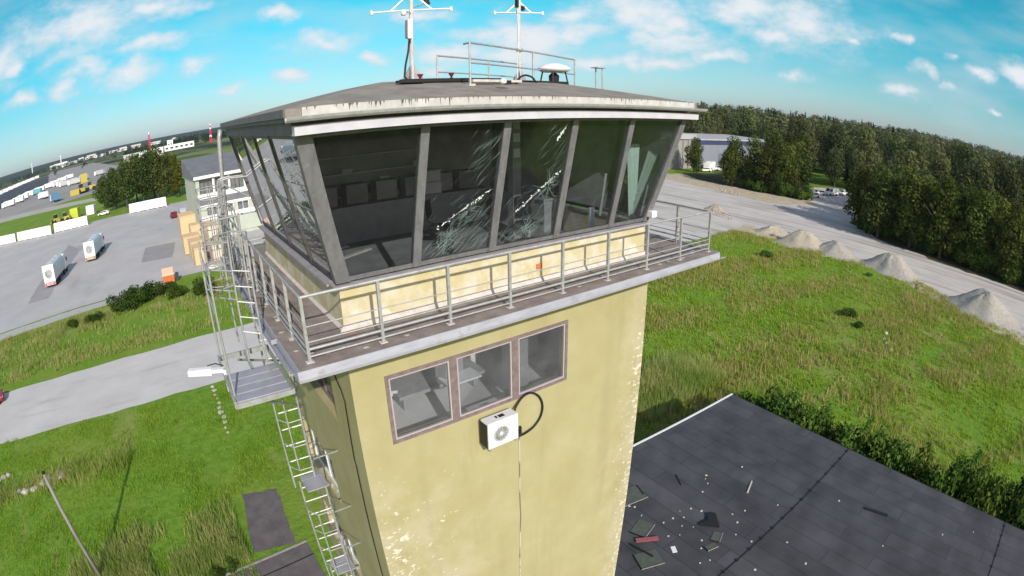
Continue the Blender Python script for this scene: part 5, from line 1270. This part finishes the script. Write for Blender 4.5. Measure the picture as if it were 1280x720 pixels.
heap(84.2,34.6,3.2,1.3,1,'low sandy heap at the grass corner, lowest of the heaps',gh2)
heap(81.0,27.2,5.0,2.4,2,'big sandy gravel heap second from the grass corner',gh2)
heap(81.5,21.4,4.6,1.8,3,'grey gravel heap right beside the big sandy one',gh)
heap(80.3,10.8,4.9,2.55,4,'pointed grey gravel heap standing alone halfway along the meadow edge',gh)
heap(73.6,-6.4,5.7,3.0,5,'largest grey gravel heap close by the meadow corner with sand around it',gh)
soil = mat('dark_soil', (.17,.13,.09), (.28,.23,.17), scale=1.5, rough=1)
for k in range(12):
    x, y = random.uniform(81,87), random.uniform(29.5,36); tag(rock(x,y,random.uniform(.25,.6),0).build('soil_clod', soil), 'dark soil clod between the sandy heaps at the grass corner', 'soil', 'soil clods at the grass corner')
for k in range(9):
    x, y = random.uniform(71.5,79), random.uniform(-2,6); 
    if x < 70+ (y+9)*.55: tag(rock(x,y,random.uniform(.25,.5),0).build('soil_clod', soil), 'brown soil clod on the sandy verge between the two nearest gravel heaps', 'soil', 'soil clods on the sandy verge')

# ------------------------------------------------------------------ vehicles
M['tyre'] = mat('tyre_rubber', (.02,.02,.02), rough=.8); M['chassis'] = mat('dark_chassis', (.05,.05,.055), rough=.7)
M['tank'] = mat('pale_blue_tank', (.50,.54,.58), (.58,.61,.64), scale=1, rough=.35, metal=.1); M['vwhite'] = mat('vehicle_white', (.80,.80,.81), rough=.3)
M['carglass'] = mat('dark_car_glass', (.03,.035,.04), rough=.1, spec=.6)
M['beige'] = mat('beige_bumper', (.45,.38,.30), rough=.6); M['pink'] = mat('red_white_bumper', (.50,.20,.22), (.62,.42,.42), scale=3, rough=.6)
def wheel(x, y, r, w, parent):
    MB().lathe([(0,-w/2),(r*.55,-w/2),(r*.95,-w/2),(r,-w/4),(r,w/4),(r*.95,w/2),(r*.55,w/2),(0,w/2)], (x,y,r), 16, Matrix.Rotation(math.pi/2,4,'Y')).build('wheel', M['tyre'], parent, local=True)
def tanker(x, y, rz, label, bumper):
    t = thing('tank_truck', label, 'truck', (x,y,0), rz, 'tank trucks on the car park')
    prof = [(-1.18,1.0),(1.18,1.0),(1.24,1.3),(1.24,3.1),(1.02,3.6),(.55,3.82),(-.55,3.82),(-1.02,3.6),(-1.24,3.1),(-1.24,1.3)]
    MB().extrude([(a,.25,z) for a,z in prof], (0,8.4,0)).build('tank_body', M['tank'], t, local=True)
    MB().extrude([(a*1.02,.05,1.0+(z-1.0)*1.01) for a,z in [(-1.22,.95),(1.22,.95),(1.22,3.84),(-1.22,3.84)]], (0,.18,0)).build('rear_panel', M['vwhite'], t, local=True, bevel=.05)
    My_ = Matrix.Rotation(math.pi/2,4,'X')
    MB().lathe([(.92,0),(.92,.05),(.80,.05),(.80,0)], (0,.05,2.35), 28, My_).build('ring', M['casing'], t, local=True)
    MB().lathe([(.30,0),(.30,.06),(0,.06)], (0,.05,2.35), 18, My_).build('hatch', M['galv'], t, local=True)
    MB().box(-1.22,1.22,-.12,.22,.42,.92).build('bumper', bumper, t, local=True)
    for a in (-.95,.95): MB().box(a-.14,a+.14,-.14,-.121,.55,.75).build('tail_light', M['red'], t, local=True)
    MB().box(-.55,.55,.25,11.2,.75,.98).build('chassis', M['chassis'], t, local=True)
    for yy in (1.3,2.55,3.8,8.2,10.6):
        for a in (-1.05,1.05): wheel(a,yy,.5,.34,t)
    cb_ = MB(); cb_.hexa([(-1.22,9.1,.75),(1.22,9.1,.75),(1.22,11.35,.75),(-1.22,11.35,.75),(-1.2,9.15,3.55),(1.2,9.15,3.55),(1.2,10.9,3.45),(-1.2,10.9,3.45)])
    c_ = cb_.build('cab', M['vwhite'], t, local=True, bevel=.08)
    MB().hexa([(-1.05,11.19,2.0),(1.05,11.19,2.0),(1.05,11.21,2.0),(-1.05,11.21,2.0),(-1.0,10.98,3.1),(1.0,10.98,3.1),(1.0,11.0,3.1),(-1.0,11.0,3.1)]).build('windshield', M['carglass'], c_, local=True)
    for a in (-1.38,1.38): MB().box(a-.1,a+.1,10.7,10.85,2.0,2.7).build('mirror', M['chassis'], c_, local=True)
    for yy in (3.0,5.5,8.0): MB().box(-.28,.28,yy-.25,yy+.25,3.82,3.9).build('top_hatch', M['galv'], t, local=True)
    return t
tanker(-27.1,87.7,-.05,'white tank truck with reddish rear bumper, closer to the lawn','' or M['pink'])
tanker(-20.3,101.4,-.08,'white tank truck with beige rear bumper, farther from the lawn',M['beige'])
def car(x, y, rz, m, label, group=None, van=False):
    t = thing('van' if van else 'parked_car', label, 'van' if van else 'car', (x,y,0), rz, group); H_ = 2.0 if van else 1.45
    if van: pr = [(-2.4,.35),(2.4,.35),(2.42,.95),(1.85,1.2),(1.35,1.95),(-2.35,2.0),(-2.42,1.0)]
    else: pr = [(-2.1,.32),(2.1,.32),(2.15,.72),(1.15,.92),(.45,1.4),(-1.15,1.42),(-1.85,.98),(-2.15,.9)]
    MB().extrude([(-.86,a,z) for a,z in pr], (1.72,0,0)).build('body', m, t, local=True, bevel=.07)
    if van: q = [(1.7,1.22),(1.32,1.8),(.4,1.82),(.4,1.22)]
    else: q = [(1.0,.95),(.42,1.33),(-1.1,1.35),(-1.6,1.0)]
    w_ = MB()
    for s in (-.868,.862): w_.extrude([(s,a,z) for a,z in q], (.006,0,0))
    w_.build('side_window', M['carglass'], t, local=True)
    if van: ws = [(1.86,1.24),(1.40,1.88)]
    else: ws = [(1.12,.96),(.50,1.37)]
    MB().extrude([(-.72,ws[0][0]+.02,ws[0][1]),(.72,ws[0][0]+.02,ws[0][1]),(.66,ws[1][0]+.02,ws[1][1]),(-.66,ws[1][0]+.02,ws[1][1])], (0,.012,.012)).build('windshield', M['carglass'], t, local=True)
    for s in (-.62,.62): MB().box(s-.16,s+.16,2.14,2.165,.6,.72).build('headlight', M['casing'], t, local=True)
    for a in (-1.35,1.35):
        for s in (-.80,.80): wheel(s,a,.33,.2,t)
    return t
M['carred'] = mat('car_red', (.30,.012,.018), rough=.25, spec=.6); M['carmaroon'] = mat('car_maroon', (.16,.02,.035), rough=.3); M['cargrey'] = mat('car_silver', (.55,.56,.58), rough=.3, metal=.3)
car(-27.1,43.3,-1.45,M['carred'],'dark red car driving on the pale taxiway at its far lawn edge')
car(-.9,134.5,.1,M['carmaroon'],'maroon car parked beside the wooden crates on the car park'); car(1.6,139.5,.1,M['cargrey'],'silver grey car parked behind the maroon car by the building')
car(134.8,48.2,1.2,M['vwhite'],'white car parked nearest the road in front of the trees',None); car(141.5,49.2,1.1,M['vwhite'],'white car parked second in the row in front of the trees'); car(146.5,47.0,1.15,M['vwhite'],'white van parked farther in under the trees', None, True)
car(152.5,45.2,1.2,M['vwhite'],'white car half hidden under the dark trees at the end of the row')
car(-25.5,175.5,1.4,M['vwhite'],'small white car parked behind the gap in the white barriers')
car(155.3,90.6,.4,M['vwhite'],'white van standing before the grey hall beside the dark tree',None,True); car(147.5,92.3,.9,M['vwhite'],'white car standing before the grey hall, closest to the lone dark tree')
# containers and small machines
def container(x, y, rz, l, w, h, m, label, group=None, name='container'):
    t = thing(name, label, 'container', (x,y,0), rz, group); MB().box(-l/2,l/2,-w/2,w/2,.12,h).build('box', m, t, local=True, bevel=.03)
    d = MB(); d.box(l/2+.002,l/2+.03,-w/2+.1,-.03,.2,h-.1); d.box(l/2+.002,l/2+.03,.03,w/2-.1,.2,h-.1); d.build('door', m, t, local=True)
    f = MB(); f.box(-l/2+.2,-l/2+.5,-w/2,w/2,0,.119); f.box(l/2-.5,l/2-.2,-w/2,w/2,0,.119); f.build('skid', M['chassis'], t, local=True); return t
container(150.4,93.2,.3,2.6,2.2,2.6,M['vwhite'],'white box container before the grey hall between van and dark tree'); container(152.9,93.6,.2,3.0,2.3,3.0,M['vwhite'],'taller white box container close to the wall of the grey hall')
container(-31.8,187,-.3,3.4,2.4,3.2,M['vwhite'],'white box container behind the end of the long white barriers')
M['yel'] = mat('machine_yellow', (.40,.33,.07), (.48,.41,.10), scale=2, rough=.5); M['lime'] = mat('lime_yellow', (.48,.54,.06), rough=.5)
def loader(x, y, rz, label, s=1.0, m=None):
    t = thing('wheel_loader', label, 'loader', (x,y,0), rz, 'yellow machines beyond the barriers'); t.scale = (s,s,s); m = m or M['yel']
    MB().hexa([(-.9,-2.3,.7),(.9,-2.3,.7),(.9,.3,.7),(-.9,.3,.7),(-.8,-2.2,1.8),(.8,-2.2,1.8),(.9,.3,1.9),(-.9,.3,1.9)]).build('engine_cover', m, t, local=True, bevel=.08)
    c_ = MB().box(-.7,.7,-.4,.8,1.9,3.1).build('cab', M['carglass'], t, local=True); MB().box(-.75,.75,-.45,.85,3.102,3.2).build('cab_roof', m, t, local=True)
    for a in (-.4,.4): MB().beam((a,.6,1.5),(a,2.6,.9),.16,.25).build('lift_arm', m, t, local=True)
    MB().extrude([(-1.2,2.4,.2),(-1.2,3.4,.15),(-1.2,2.7,.9),(-1.2,2.4,1.2)], (2.4,0,0)).build('bucket', m, t, local=True)
    for yy in (-1.5,1.2):
        for a in (-1.0,1.0): wheel(a,yy,.72,.5,t)
    return t
loader(-46.8,187.5,.7,'yellow loader farthest along behind the white barriers'); loader(-42.3,186,1.2,'yellow loader in the middle of three behind the white barriers')
container(-38.9,189.5,-.3,3.6,2.4,3.4,M['lime'],'bright lime yellow box behind the white barriers')
loader(-56.0,311,.5,'big yellow loader parked on the pale track before the tree clump',1.7); loader(-50.5,315,1.6,'big yellow loader half hidden by the tree clump on the track',1.7); container(-60,308,.2,6,2.6,3.2,M['yel'],'long yellow box standing on the pale track beyond the barriers')
container(-73,430,.2,6,3,7,M['yel'],'tall pale yellow stack on the far apron')
# trucks on the far apron
M['teal'] = mat('teal_box', (.12,.36,.40), rough=.5); M['blue'] = mat('blue_box', (.09,.24,.38), rough=.5)
def rig(x, y, rz, m, label, s=1.0):
    t = thing('parked_truck', label, 'truck', (x,y,0), rz, 'trucks parked on the far apron'); t.scale = (s,s,s)
    MB().box(-1.25,1.25,-6.5,3.2,1.0,4.0).build('cargo_box', m, t, local=True); MB().hexa([(-1.2,3.5,.6),(1.2,3.5,.6),(1.2,5.6,.6),(-1.2,5.6,.6),(-1.2,3.5,3.6),(1.2,3.5,3.6),(1.2,5.2,3.5),(-1.2,5.2,3.5)]).build('cab', M['vwhite'], t, local=True)
    MB().box(-.5,.5,-6.3,5.3,.7,.98).build('chassis', M['chassis'], t, local=True)
    for yy in (-5,-3.7,4.4):
        for a in (-1.0,1.0): wheel(a,yy,.5,.3,t)
    return t
k = 0
for x,y,rz,m,l in ((-136,392,1.3,'vwhite','white truck at the near end of the far apron row'),(-131,405,1.3,'vwhite','white truck second from the near end of the far apron row'),(-133,428,1.3,'vwhite',None),(-133.5,455,1.3,'vwhite',None),(-130,482,1.3,'vwhite',None),(-126,510,1.3,'vwhite',None),(-126,540,1.3,'vwhite',None),(-124,575,1.2,'vwhite',None),(-122,612,1.2,'vwhite','white truck at the far end of the far apron row'),
                (-124,450,1.0,'teal','truck with turquoise box in the far apron row'),(-95.5,362,.7,'vwhite','white truck standing alone across the middle of the far apron'),(-72.5,302,.5,'blue','truck with blue box on the near part of the far apron'),(-112,498,1.2,'cargrey',None),(-104,478,1.0,'cargrey',None),(-96,455,1.1,'cargrey',None),(-90,470,.9,'cargrey',None),(-84,440,1.2,'cargrey',None),(-82,480,1.0,'cargrey',None),(-68,500,.9,'cargrey',None)):
    rig(x,y,rz,M[m],l or ('white truck inside the row on the far apron' if m == 'vwhite' else 'grey truck in the loose group on the far apron'),1.15)
def tent(x, y, rz, s, label, group):
    t = thing('marquee', label, 'tent', (x,y,0), rz, group); t.scale = (s,s,s)
    MB().box(-7,7,-5,5,0,3.2).build('wall', M['vwhite'], t, local=True); MB().hexa([(-7.3,-5.3,3.202),(7.3,-5.3,3.202),(7.3,5.3,3.202),(-7.3,5.3,3.202),(-6.5,-.2,6.4),(6.5,-.2,6.4),(6.5,.2,6.4),(-6.5,.2,6.4)]).build('roof', M['white'], t, local=True); return t
for x,y in ((-300,800),(-305,850),(-309,900),(-314,950),(-318,1000),(-324,1050),(-328,1105),(-333,1160),(-338,1220),(-343,1290)): tent(x,y,.3,.85,'white marquee in the row behind the dark paddock','white marquees behind the paddock')

# ------------------------------------------------------------------ white barriers along the car park
M['mark'] = mat('faint_grey_print', (.50,.50,.54), rough=.6)
def barrier(p, q, label):
    p, q = Vector((*p,0)), Vector((*q,0)); l = (q-p).length; a = math.atan2(q.y-p.y, q.x-p.x); c = (p+q)/2
    t = thing('banner_barrier', label, 'barrier', c, a, 'long white barriers closing the car park')
    pn = MB().box(-l/2+.1,l/2-.1,-.06,.06,.25,2.9).build('panel', M['vwhite'], t, local=True)
    b = MB(); b.box(-.9,-.5,-.064,-.0605,1.4,1.75); 
    for k in range(5): b.box(-.35+k*.34,-.13+k*.34,-.064,-.0605,1.48,1.68)
    b.build('printed_mark', M['mark'], pn, local=True)
    n = max(3, int(l/3))
    for k in range(n+1):
        x = -l/2+.15+(l-.3)*k/n; MB().box(x-.05,x+.05,.061,.16,0,2.85).build('post', M['galv'], t, local=True); MB().box(x-.3,x+.3,.061,1.0,0,.22).build('foot', M['cement'], t, local=True)
    return t
barrier((-76,176.5),(-58.9,166.6),'leftmost long white barrier of the row, at its lawn end'); barrier((-58.2,166.9),(-42.6,159.4),'second long white barrier from the left, between two others')
barrier((-42.0,161.6),(-29.2,159.2),'long white barrier in front of the yellow machines and the lime box'); barrier((-15.1,162),(-2.6,160.5),'long white barrier standing alone in front of the tree clump')

# ------------------------------------------------------------------ crates, orange bin, building
M['crate'] = mat('new_crate_wood', (.58,.42,.24), (.66,.50,.31), scale=1.5, rough=.8, stretch=(1,1,6)); M['cratepale'] = mat('pale_crate_board', (.66,.60,.55), (.60,.55,.52), scale=1.2, rough=.85)
def crate(x, y, rz, l, w, h, m, label, z=0):
    t = thing('wooden_crate', label, 'crate', (x,y,z), rz, 'wooden crates by the building')
    MB().box(-l/2,l/2,-w/2,w/2,.15,h).build('box', m, t, local=True)
    for s in (-1,1):
        b = MB(); n = max(3, int(l/.8))
        for k in range(n+1): x_ = -l/2+.06+(l-.12)*k/n; b.box(x_-.06,x_+.06,s*w/2 if s > 0 else -w/2-.05, w/2+.05 if s > 0 else -w/2, .15, h)
        b.box(-l/2,l/2,(w/2+.051) if s > 0 else (-w/2-.09),(w/2+.09) if s > 0 else (-w/2-.051),h-.18,h-.02); b.box(-l/2,l/2,(w/2+.051) if s > 0 else (-w/2-.09),(w/2+.09) if s > 0 else (-w/2-.051),.2,.36)
        b.build('batten_frame', M['crate'], t, local=True)
    b = MB()
    for k in range(3): b.box(-l/2,l/2,-w/2+.05+k*(w-.3)/2,-w/2+.25+k*(w-.3)/2,0,.149)
    b.build('skid', M['woodgrey'], t, local=True)
    MB().box(-l/2-.05,l/2+.05,-w/2-.1,w/2+.1,h+.002,h+.06).build('lid', M['crate'], t, local=True); return t
crate(2.0,103.5,.05,4.3,5.5,4.6,M['crate'],'large slatted wooden crate farthest along the crate row'); crate(2.55,92.6,.08,2.0,3.0,4.0,M['crate'],'tall narrow wooden crate between the large slatted one and the yellow pair')
crate(1.35,88.3,.05,3.0,3.2,3.0,M['crate'],'wide low wooden crate next to the tall narrow one'); crate(1.9,83.5,.1,2.2,3.4,2.9,M['crate'],'yellowish wooden crate in the middle of the row')
crate(2.05,78.6,.06,1.9,3.4,2.8,M['crate'],'narrow wooden crate at the lawn end of the row'); crate(5.2,90.0,.1,1.8,5.5,4.1,M['cratepale'],'pale boarded tall crate behind the row beside the building'); crate(5.0,80.2,.1,2.0,5.2,2.8,M['cratepale'],'pale boarded low crate behind the row nearer the lawn')
for k in range(9): tag(rock(3.6+random.uniform(-.9,.9),74.6+random.uniform(-.6,.8),random.uniform(.25,.5)).build('rubble_stone', M['cratepale']), 'pale rubble lump at the lawn end of the wooden crates', 'stone', 'rubble by the crates')
ob = thing('orange_bin', 'orange bin with pale lid standing at the car park edge', 'bin', (-3.5,71.6,0)); M['orange'] = mat('bin_orange', (.58,.17,.05), (.50,.14,.05), scale=3, rough=.6)
MB().box(-.9,.9,-.7,.7,.1,1.15).build('box', M['orange'], ob, local=True, bevel=.04); MB().hexa([(-.95,-.75,1.152),(.95,-.75,1.152),(.95,.75,1.152),(-.95,.75,1.152),(-.9,-.7,1.35),(.9,-.7,1.35),(.9,.7,1.95),(-.9,.7,1.95)]).build('lid', mat('peach_lid',(.70,.45,.33),rough=.6), ob, local=True)
for x_ in (-.7,.7): MB().box(x_-.1,x_+.1,-.6,.6,0,.099).build('skid', M['chassis'], ob, local=True)
MB().box(1.1,1.6,-.3,.4,0,1.1).build('control_box', M['chassis'], ob, local=True)

bd = thing('grey_roofed_building', 'two storey pale green building with grey roof and white window bands beyond the crates', 'building', (3.8,95.5,0), .10)
M['palegreen'] = mat('pale_green_render', (.40,.44,.37), (.46,.50,.43), scale=.5, rough=.9); M['greyroof'] = mat('grey_sheet_roof', (.14,.145,.16), (.18,.185,.20), scale=.6, rough=.6)
W_, Dp = 24, 15; ZE = 11.9
w_ = MB(); w_.wall('y', 0, .3, 0, W_, 0, ZE-.5, [(.7+k*3.1,.7+k*3.1+2.6,8.6,ZE-.75) for k in range(7)]+[(1.6+k*3.1,1.6+k*3.1+2.3,4.4,6.0) for k in range(7)])
w_.box(0,.3,.3,Dp,0,ZE-.5); w_.box(W_-.3,W_,.3,Dp,0,ZE-.5); w_.box(.3,W_-.3,Dp-.3,Dp,0,ZE-.5); w_.build('wall', M['palegreen'], bd, local=True)
MB().box(.3,W_-.3,.8,.9,.1,ZE-.6).build('inner_wall', M['dark'], bd, local=True)
r_f = MB(); r_f.hexa([(-.4,-.6,ZE-.45),(W_+.4,-.6,ZE-.45),(W_+.4,Dp+.6,ZE-.45),(-.4,Dp+.6,ZE-.45),(-.4,-.6,ZE),(W_+.4,-.6,ZE),(W_+.4,Dp+.6,ZE+2.9),(-.4,Dp+.6,ZE+2.9)]); r_f.build('roof', M['greyroof'], bd, local=True)
fb = MB(); fb.box(-.42,W_+.42,-.66,-.603,ZE-.5,ZE+.05); fb.build('fascia', M['vwhite'], bd, local=True)
for z0,z1,m in ((7.7,8.5,'vwhite'),(6.5,7.69,'greyroof'),(6.05,6.48,'vwhite')): MB().box(-.02,W_+.02,-.06,-.002,z0,z1).build('facade_band', M[m], bd, local=True)
MB().box(-.02,W_+.02,-.05,-.002,3.7,4.35).build('facade_band', M['vwhite'], bd, local=True)
for k in range(7):
    for x_,w2,z0,z1,n in ((.7+k*3.1,2.6,8.6,ZE-.75,3),(1.6+k*3.1,2.3,4.4,6.0,2)):
        f = MB()
        for i in range(n+1): xx = x_+.002+(w2-.084)*i/n; f.box(xx,xx+.08,.04,.12,z0+.08,z1-.08)
        f.box(x_+.002,x_+w2-.002,.04,.12,z0+.002,z0+.08); f.box(x_+.002,x_+w2-.002,.04,.12,z1-.08,z1-.002); f = f.build('window', M['vwhite'] if n == 2 else M['frameblack'], bd, local=True)
        MB().box(x_+.08,x_+w2-.08,.07,.085,z0+.08,z1-.08).build('pane', M['glasswin'], f, local=True)
    if k: MB().box(.35+k*3.1-.12,.35+k*3.1+.2,-.05,-.003,8.51,ZE-.52).build('pilaster', M['vwhite'], bd, local=True)
MB().hexa([(13,6,ZE+1.0),(15,6,ZE+1.0),(15,8,ZE+1.0),(13,8,ZE+1.0),(13.2,6.2,ZE+3.2),(14.8,6.2,ZE+3.2),(14.8,7.8,ZE+3.2),(13.2,7.8,ZE+3.2)]).build('roof_vent', M['vwhite'], bd, local=True)

# ------------------------------------------------------------------ grey hall at the edge of the wood
ha = thing('grey_hall', 'wide grey blue hall with flat pale roof edge and gate at the wood', 'building', (143,99.5,0), rad(-10))
ha.scale = (1.07,1.07,1.03)
M['hallblue'] = mat('blue_grey_cladding', (.20,.215,.26), (.24,.255,.30), scale=.4, rough=.6, stretch=(8,8,.2)); M['hallband'] = mat('dark_blue_band', (.045,.06,.13), rough=.5); M['hallroof'] = mat('pale_hall_roof', (.42,.42,.43), (.34,.34,.36), scale=.3, rough=.8); M['shed'] = mat('grey_lean_to', (.22,.21,.21), (.34,.33,.32), scale=1, rough=.8, stretch=(6,6,.1))
MB().box(9,50,0,26,0,8.6).build('wall', M['hallblue'], ha, local=True); MB().box(8.9,50.1,-.15,-.003,8.0,9.4).build('band', M['hallband'], ha, local=True); MB().box(8.6,50.4,-.5,26.4,9.42,9.9).build('roof', M['hallroof'], ha, local=True); MB().box(9.0,49.9,-.1,26,8.602,9.41).build('parapet', M['hallband'], ha, local=True)
MB().box(-6,8.59,2,24,0,9.5).build('side_wing', M['shed'], ha, local=True); MB().box(-6.5,8.62,1.4,24.5,9.52,11.2).build('side_roof', M['hallroof'], ha, local=True)
for k in range(7): MB().box(-5.6+k*2.2,-5.2+k*2.2,1.7,1.99,0,9.0).build('pilaster', M['shed'], ha, local=True)
gt_ = MB().box(18,23.5,-.06,-.002,0,4.6).build('gate', M['hallblue'], ha, local=True)
gf = MB(); gf.box(17.8,18,-.09,-.002,0,4.8); gf.box(23.5,23.7,-.09,-.002,0,4.8); gf.box(18,23.5,-.09,-.062,4.6,4.8); gf.build('gate_frame', M['hallband'], ha, local=True)
h2 = thing('flat_roofed_hall', 'lower hall with pale flat roof mostly hidden by trees beside the grey hall', 'building', (197,91,0), rad(-10)); MB().box(0,30,0,20,0,8.3).build('wall', M['hallblue'], h2, local=True); MB().box(-.4,30.4,-.4,20.4,8.302,9.0).build('roof', M['hallroof'], h2, local=True); MB().box(4,9,-.05,-.002,0,4.5).build('gate', M['hallband'], h2, local=True)

# striped barrier fences on the works road
M['stripe'] = mat('barrier_red_white', (.50,.30,.24), (.66,.62,.58), scale=2.2, detail=0, lo=.49, hi=.51, rough=.6)
def fence(p, q, n, label):
    a = math.atan2(q[1]-p[1], q[0]-p[0]); l = math.hypot(q[0]-p[0], q[1]-p[1]); t = thing('works_barrier', label, 'barrier', (p[0],p[1],0), a)
    for k in range(n): MB().box(l*k/(n-1)-.04,l*k/(n-1)+.04,-.04,.04,.0,1.1).build('post', M['stripe'], t, local=True)
    MB().box(-.1,l+.1,-.07,-.041,.85,.97).build('board', M['stripe'], t, local=True); MB().box(-.1,l+.1,-.07,-.041,.35,.45).build('board', M['stripe'], t, local=True); return t
fence((112.5,58.5),(114.0,65.5),7,'red striped works barrier on the sandy strip below the wood'); fence((86,44.5),(88.5,51),8,'pale striped works barrier across the road corner behind the gallery')
heap(92,52,2.4,1.2,9,'small pale gravel heap on the road corner behind the gallery',gh2)

# ------------------------------------------------------------------ far things: red masts, long white halls, town
def red_mast(x, y, h, w, label):
    t = thing('lattice_mast', label, 'mast', (x,y,0))
    z0, seg = 0, 9
    for k in range(seg):
        za, zb = h*.88*k/seg, h*.88*(k+1)/seg; wa, wb = w*(1-.75*k/seg)/2, w*(1-.75*(k+1)/seg)/2; b = MB()
        for sx,sy in ((1,1),(1,-1),(-1,-1),(-1,1)): b.beam((x+sx*wa,y+sy*wa,za),(x+sx*wb,y+sy*wb,zb),.6,.6)
        for (s1,s2) in (((1,-1),(-1,-1)),((1,1),(-1,1)),((-1,-1),(-1,1)),((1,-1),(1,1))):
            b.beam((x+s1[0]*wa,y+s1[1]*wa,za),(x+s2[0]*wb,y+s2[1]*wb,zb),.4,.4); b.beam((x+s2[0]*wa,y+s2[1]*wa,za),(x+s1[0]*wb,y+s1[1]*wb,zb),.4,.4); b.beam((x+s1[0]*wb,y+s1[1]*wb,zb),(x+s2[0]*wb,y+s2[1]*wb,zb),.4,.4)
        b.build('lattice_section', M['mastred'] if (k % 4 < 3 or x < 0) else M['vwhite'], t)
    MB().tube((x,y,h*.88),(x,y,h),.8,.4,8).build('tip', M['vwhite'], t); return t
M['mastred'] = mat('mast_red', (.55,.03,.08), rough=.5)
red_mast(-23,760,33,4.6,'tall red lattice mast with white tip behind the tree clump'); red_mast(78,890,31,4,'red and white lattice mast behind the wood, the slimmer of the two')
def block(name, x, y, rz, l, w, h, m, label, group, cat='building', roofm=None):
    t = thing(name, label, cat, (x,y,float(hill(x,y))), rz, group); MB().box(-l/2,l/2,-w/2,w/2,-2,h).build('wall', m, t, local=True); MB().box(-l/2-.4,l/2+.4,-w/2-.4,w/2+.4,h+.01,h+.9).build('roof', roofm or M['hallroof'], t, local=True)
    n = max(2,int(l/8))
    for k in range(n): MB().box(-l/2+l*(k+.2)/n,-l/2+l*(k+.75)/n,-w/2-.06,-w/2-.01,h*.35,h*.7).build('window', M['carglass'], t, local=True)
    return t
block('white_hall', -38,690,.35,34,22,8.5,M['vwhite'],'long white hall beside the foot of the red mast',None,roofm=M['vwhite']); block('white_hall', -17,715,.1,26,18,9,M['vwhite'],'white hall right behind the red mast',None,roofm=M['vwhite'])
block('white_hall', 22,850,.06,48,18,7.5,M['vwhite'],'very long low white hall between the two red masts',None,roofm=M['vwhite']); block('white_tower_block', 8,858,.1,9,9,15,M['vwhite'],'small white block rising above the long low hall',None,roofm=M['vwhite'])
rt = random.Random(5)
for k,(az,d) in enumerate(((-12.6,2300),(-12.1,2200),(-11.4,2350),(-10.4,2500),(-9.4,2600),(-8.9,2550),(-8.2,2650),(-7.3,2500),(-6.9,2600),(-5.9,2700),(-5.2,2600),(-4.6,2650),(-3.1,2600),(-1.0,2500),(1.2,2700))):
    block('town_building', d*math.sin(rad(az)), d*math.cos(rad(az)), rt.uniform(-.3,.3), rt.uniform(22,52), 18, rt.uniform(9,19), M['vwhite'] if k % 3 else M['cratepale'], 'pale distant building on the skyline of the plain', 'distant town buildings')
for az,d,h in ((-15.3,2600,45),(-11.8,2500,42)):
    x,y = d*math.sin(rad(az)), d*math.cos(rad(az)); t = thing('white_tower', 'slim white tower on the skyline '+('above the marquees' if az < -14 else 'above the distant town'), 'tower', (x,y,0)); MB().tube((x,y,-2),(x,y,h),3.2,2.2,12).build('shaft', M['vwhite'], t); MB().lathe([(4.5,0),(5.5,3),(4.5,6),(0,7)], (x,y,h), 12).build('head', M['vwhite'], t)

# ------------------------------------------------------------------ the air
hz = MB().box(-9000,9000,-9000,9000,-1.5,80).build('haze', bpy.data.materials.new('haze_air')); hm = hz.data.materials[0]; hm.use_nodes = True
nt = hm.node_tree; nt.nodes.clear(); o_ = nt.nodes.new('ShaderNodeOutputMaterial'); pv = nt.nodes.new('ShaderNodeVolumePrincipled')
pv.inputs['Color'].default_value = (.80,.88,1.0,1); pv.inputs['Density'].default_value = 6e-5; pv.inputs['Anisotropy'].default_value = .2
nt.links.new(pv.outputs[0], o_.inputs['Volume']); tag(hz, kind='stuff')
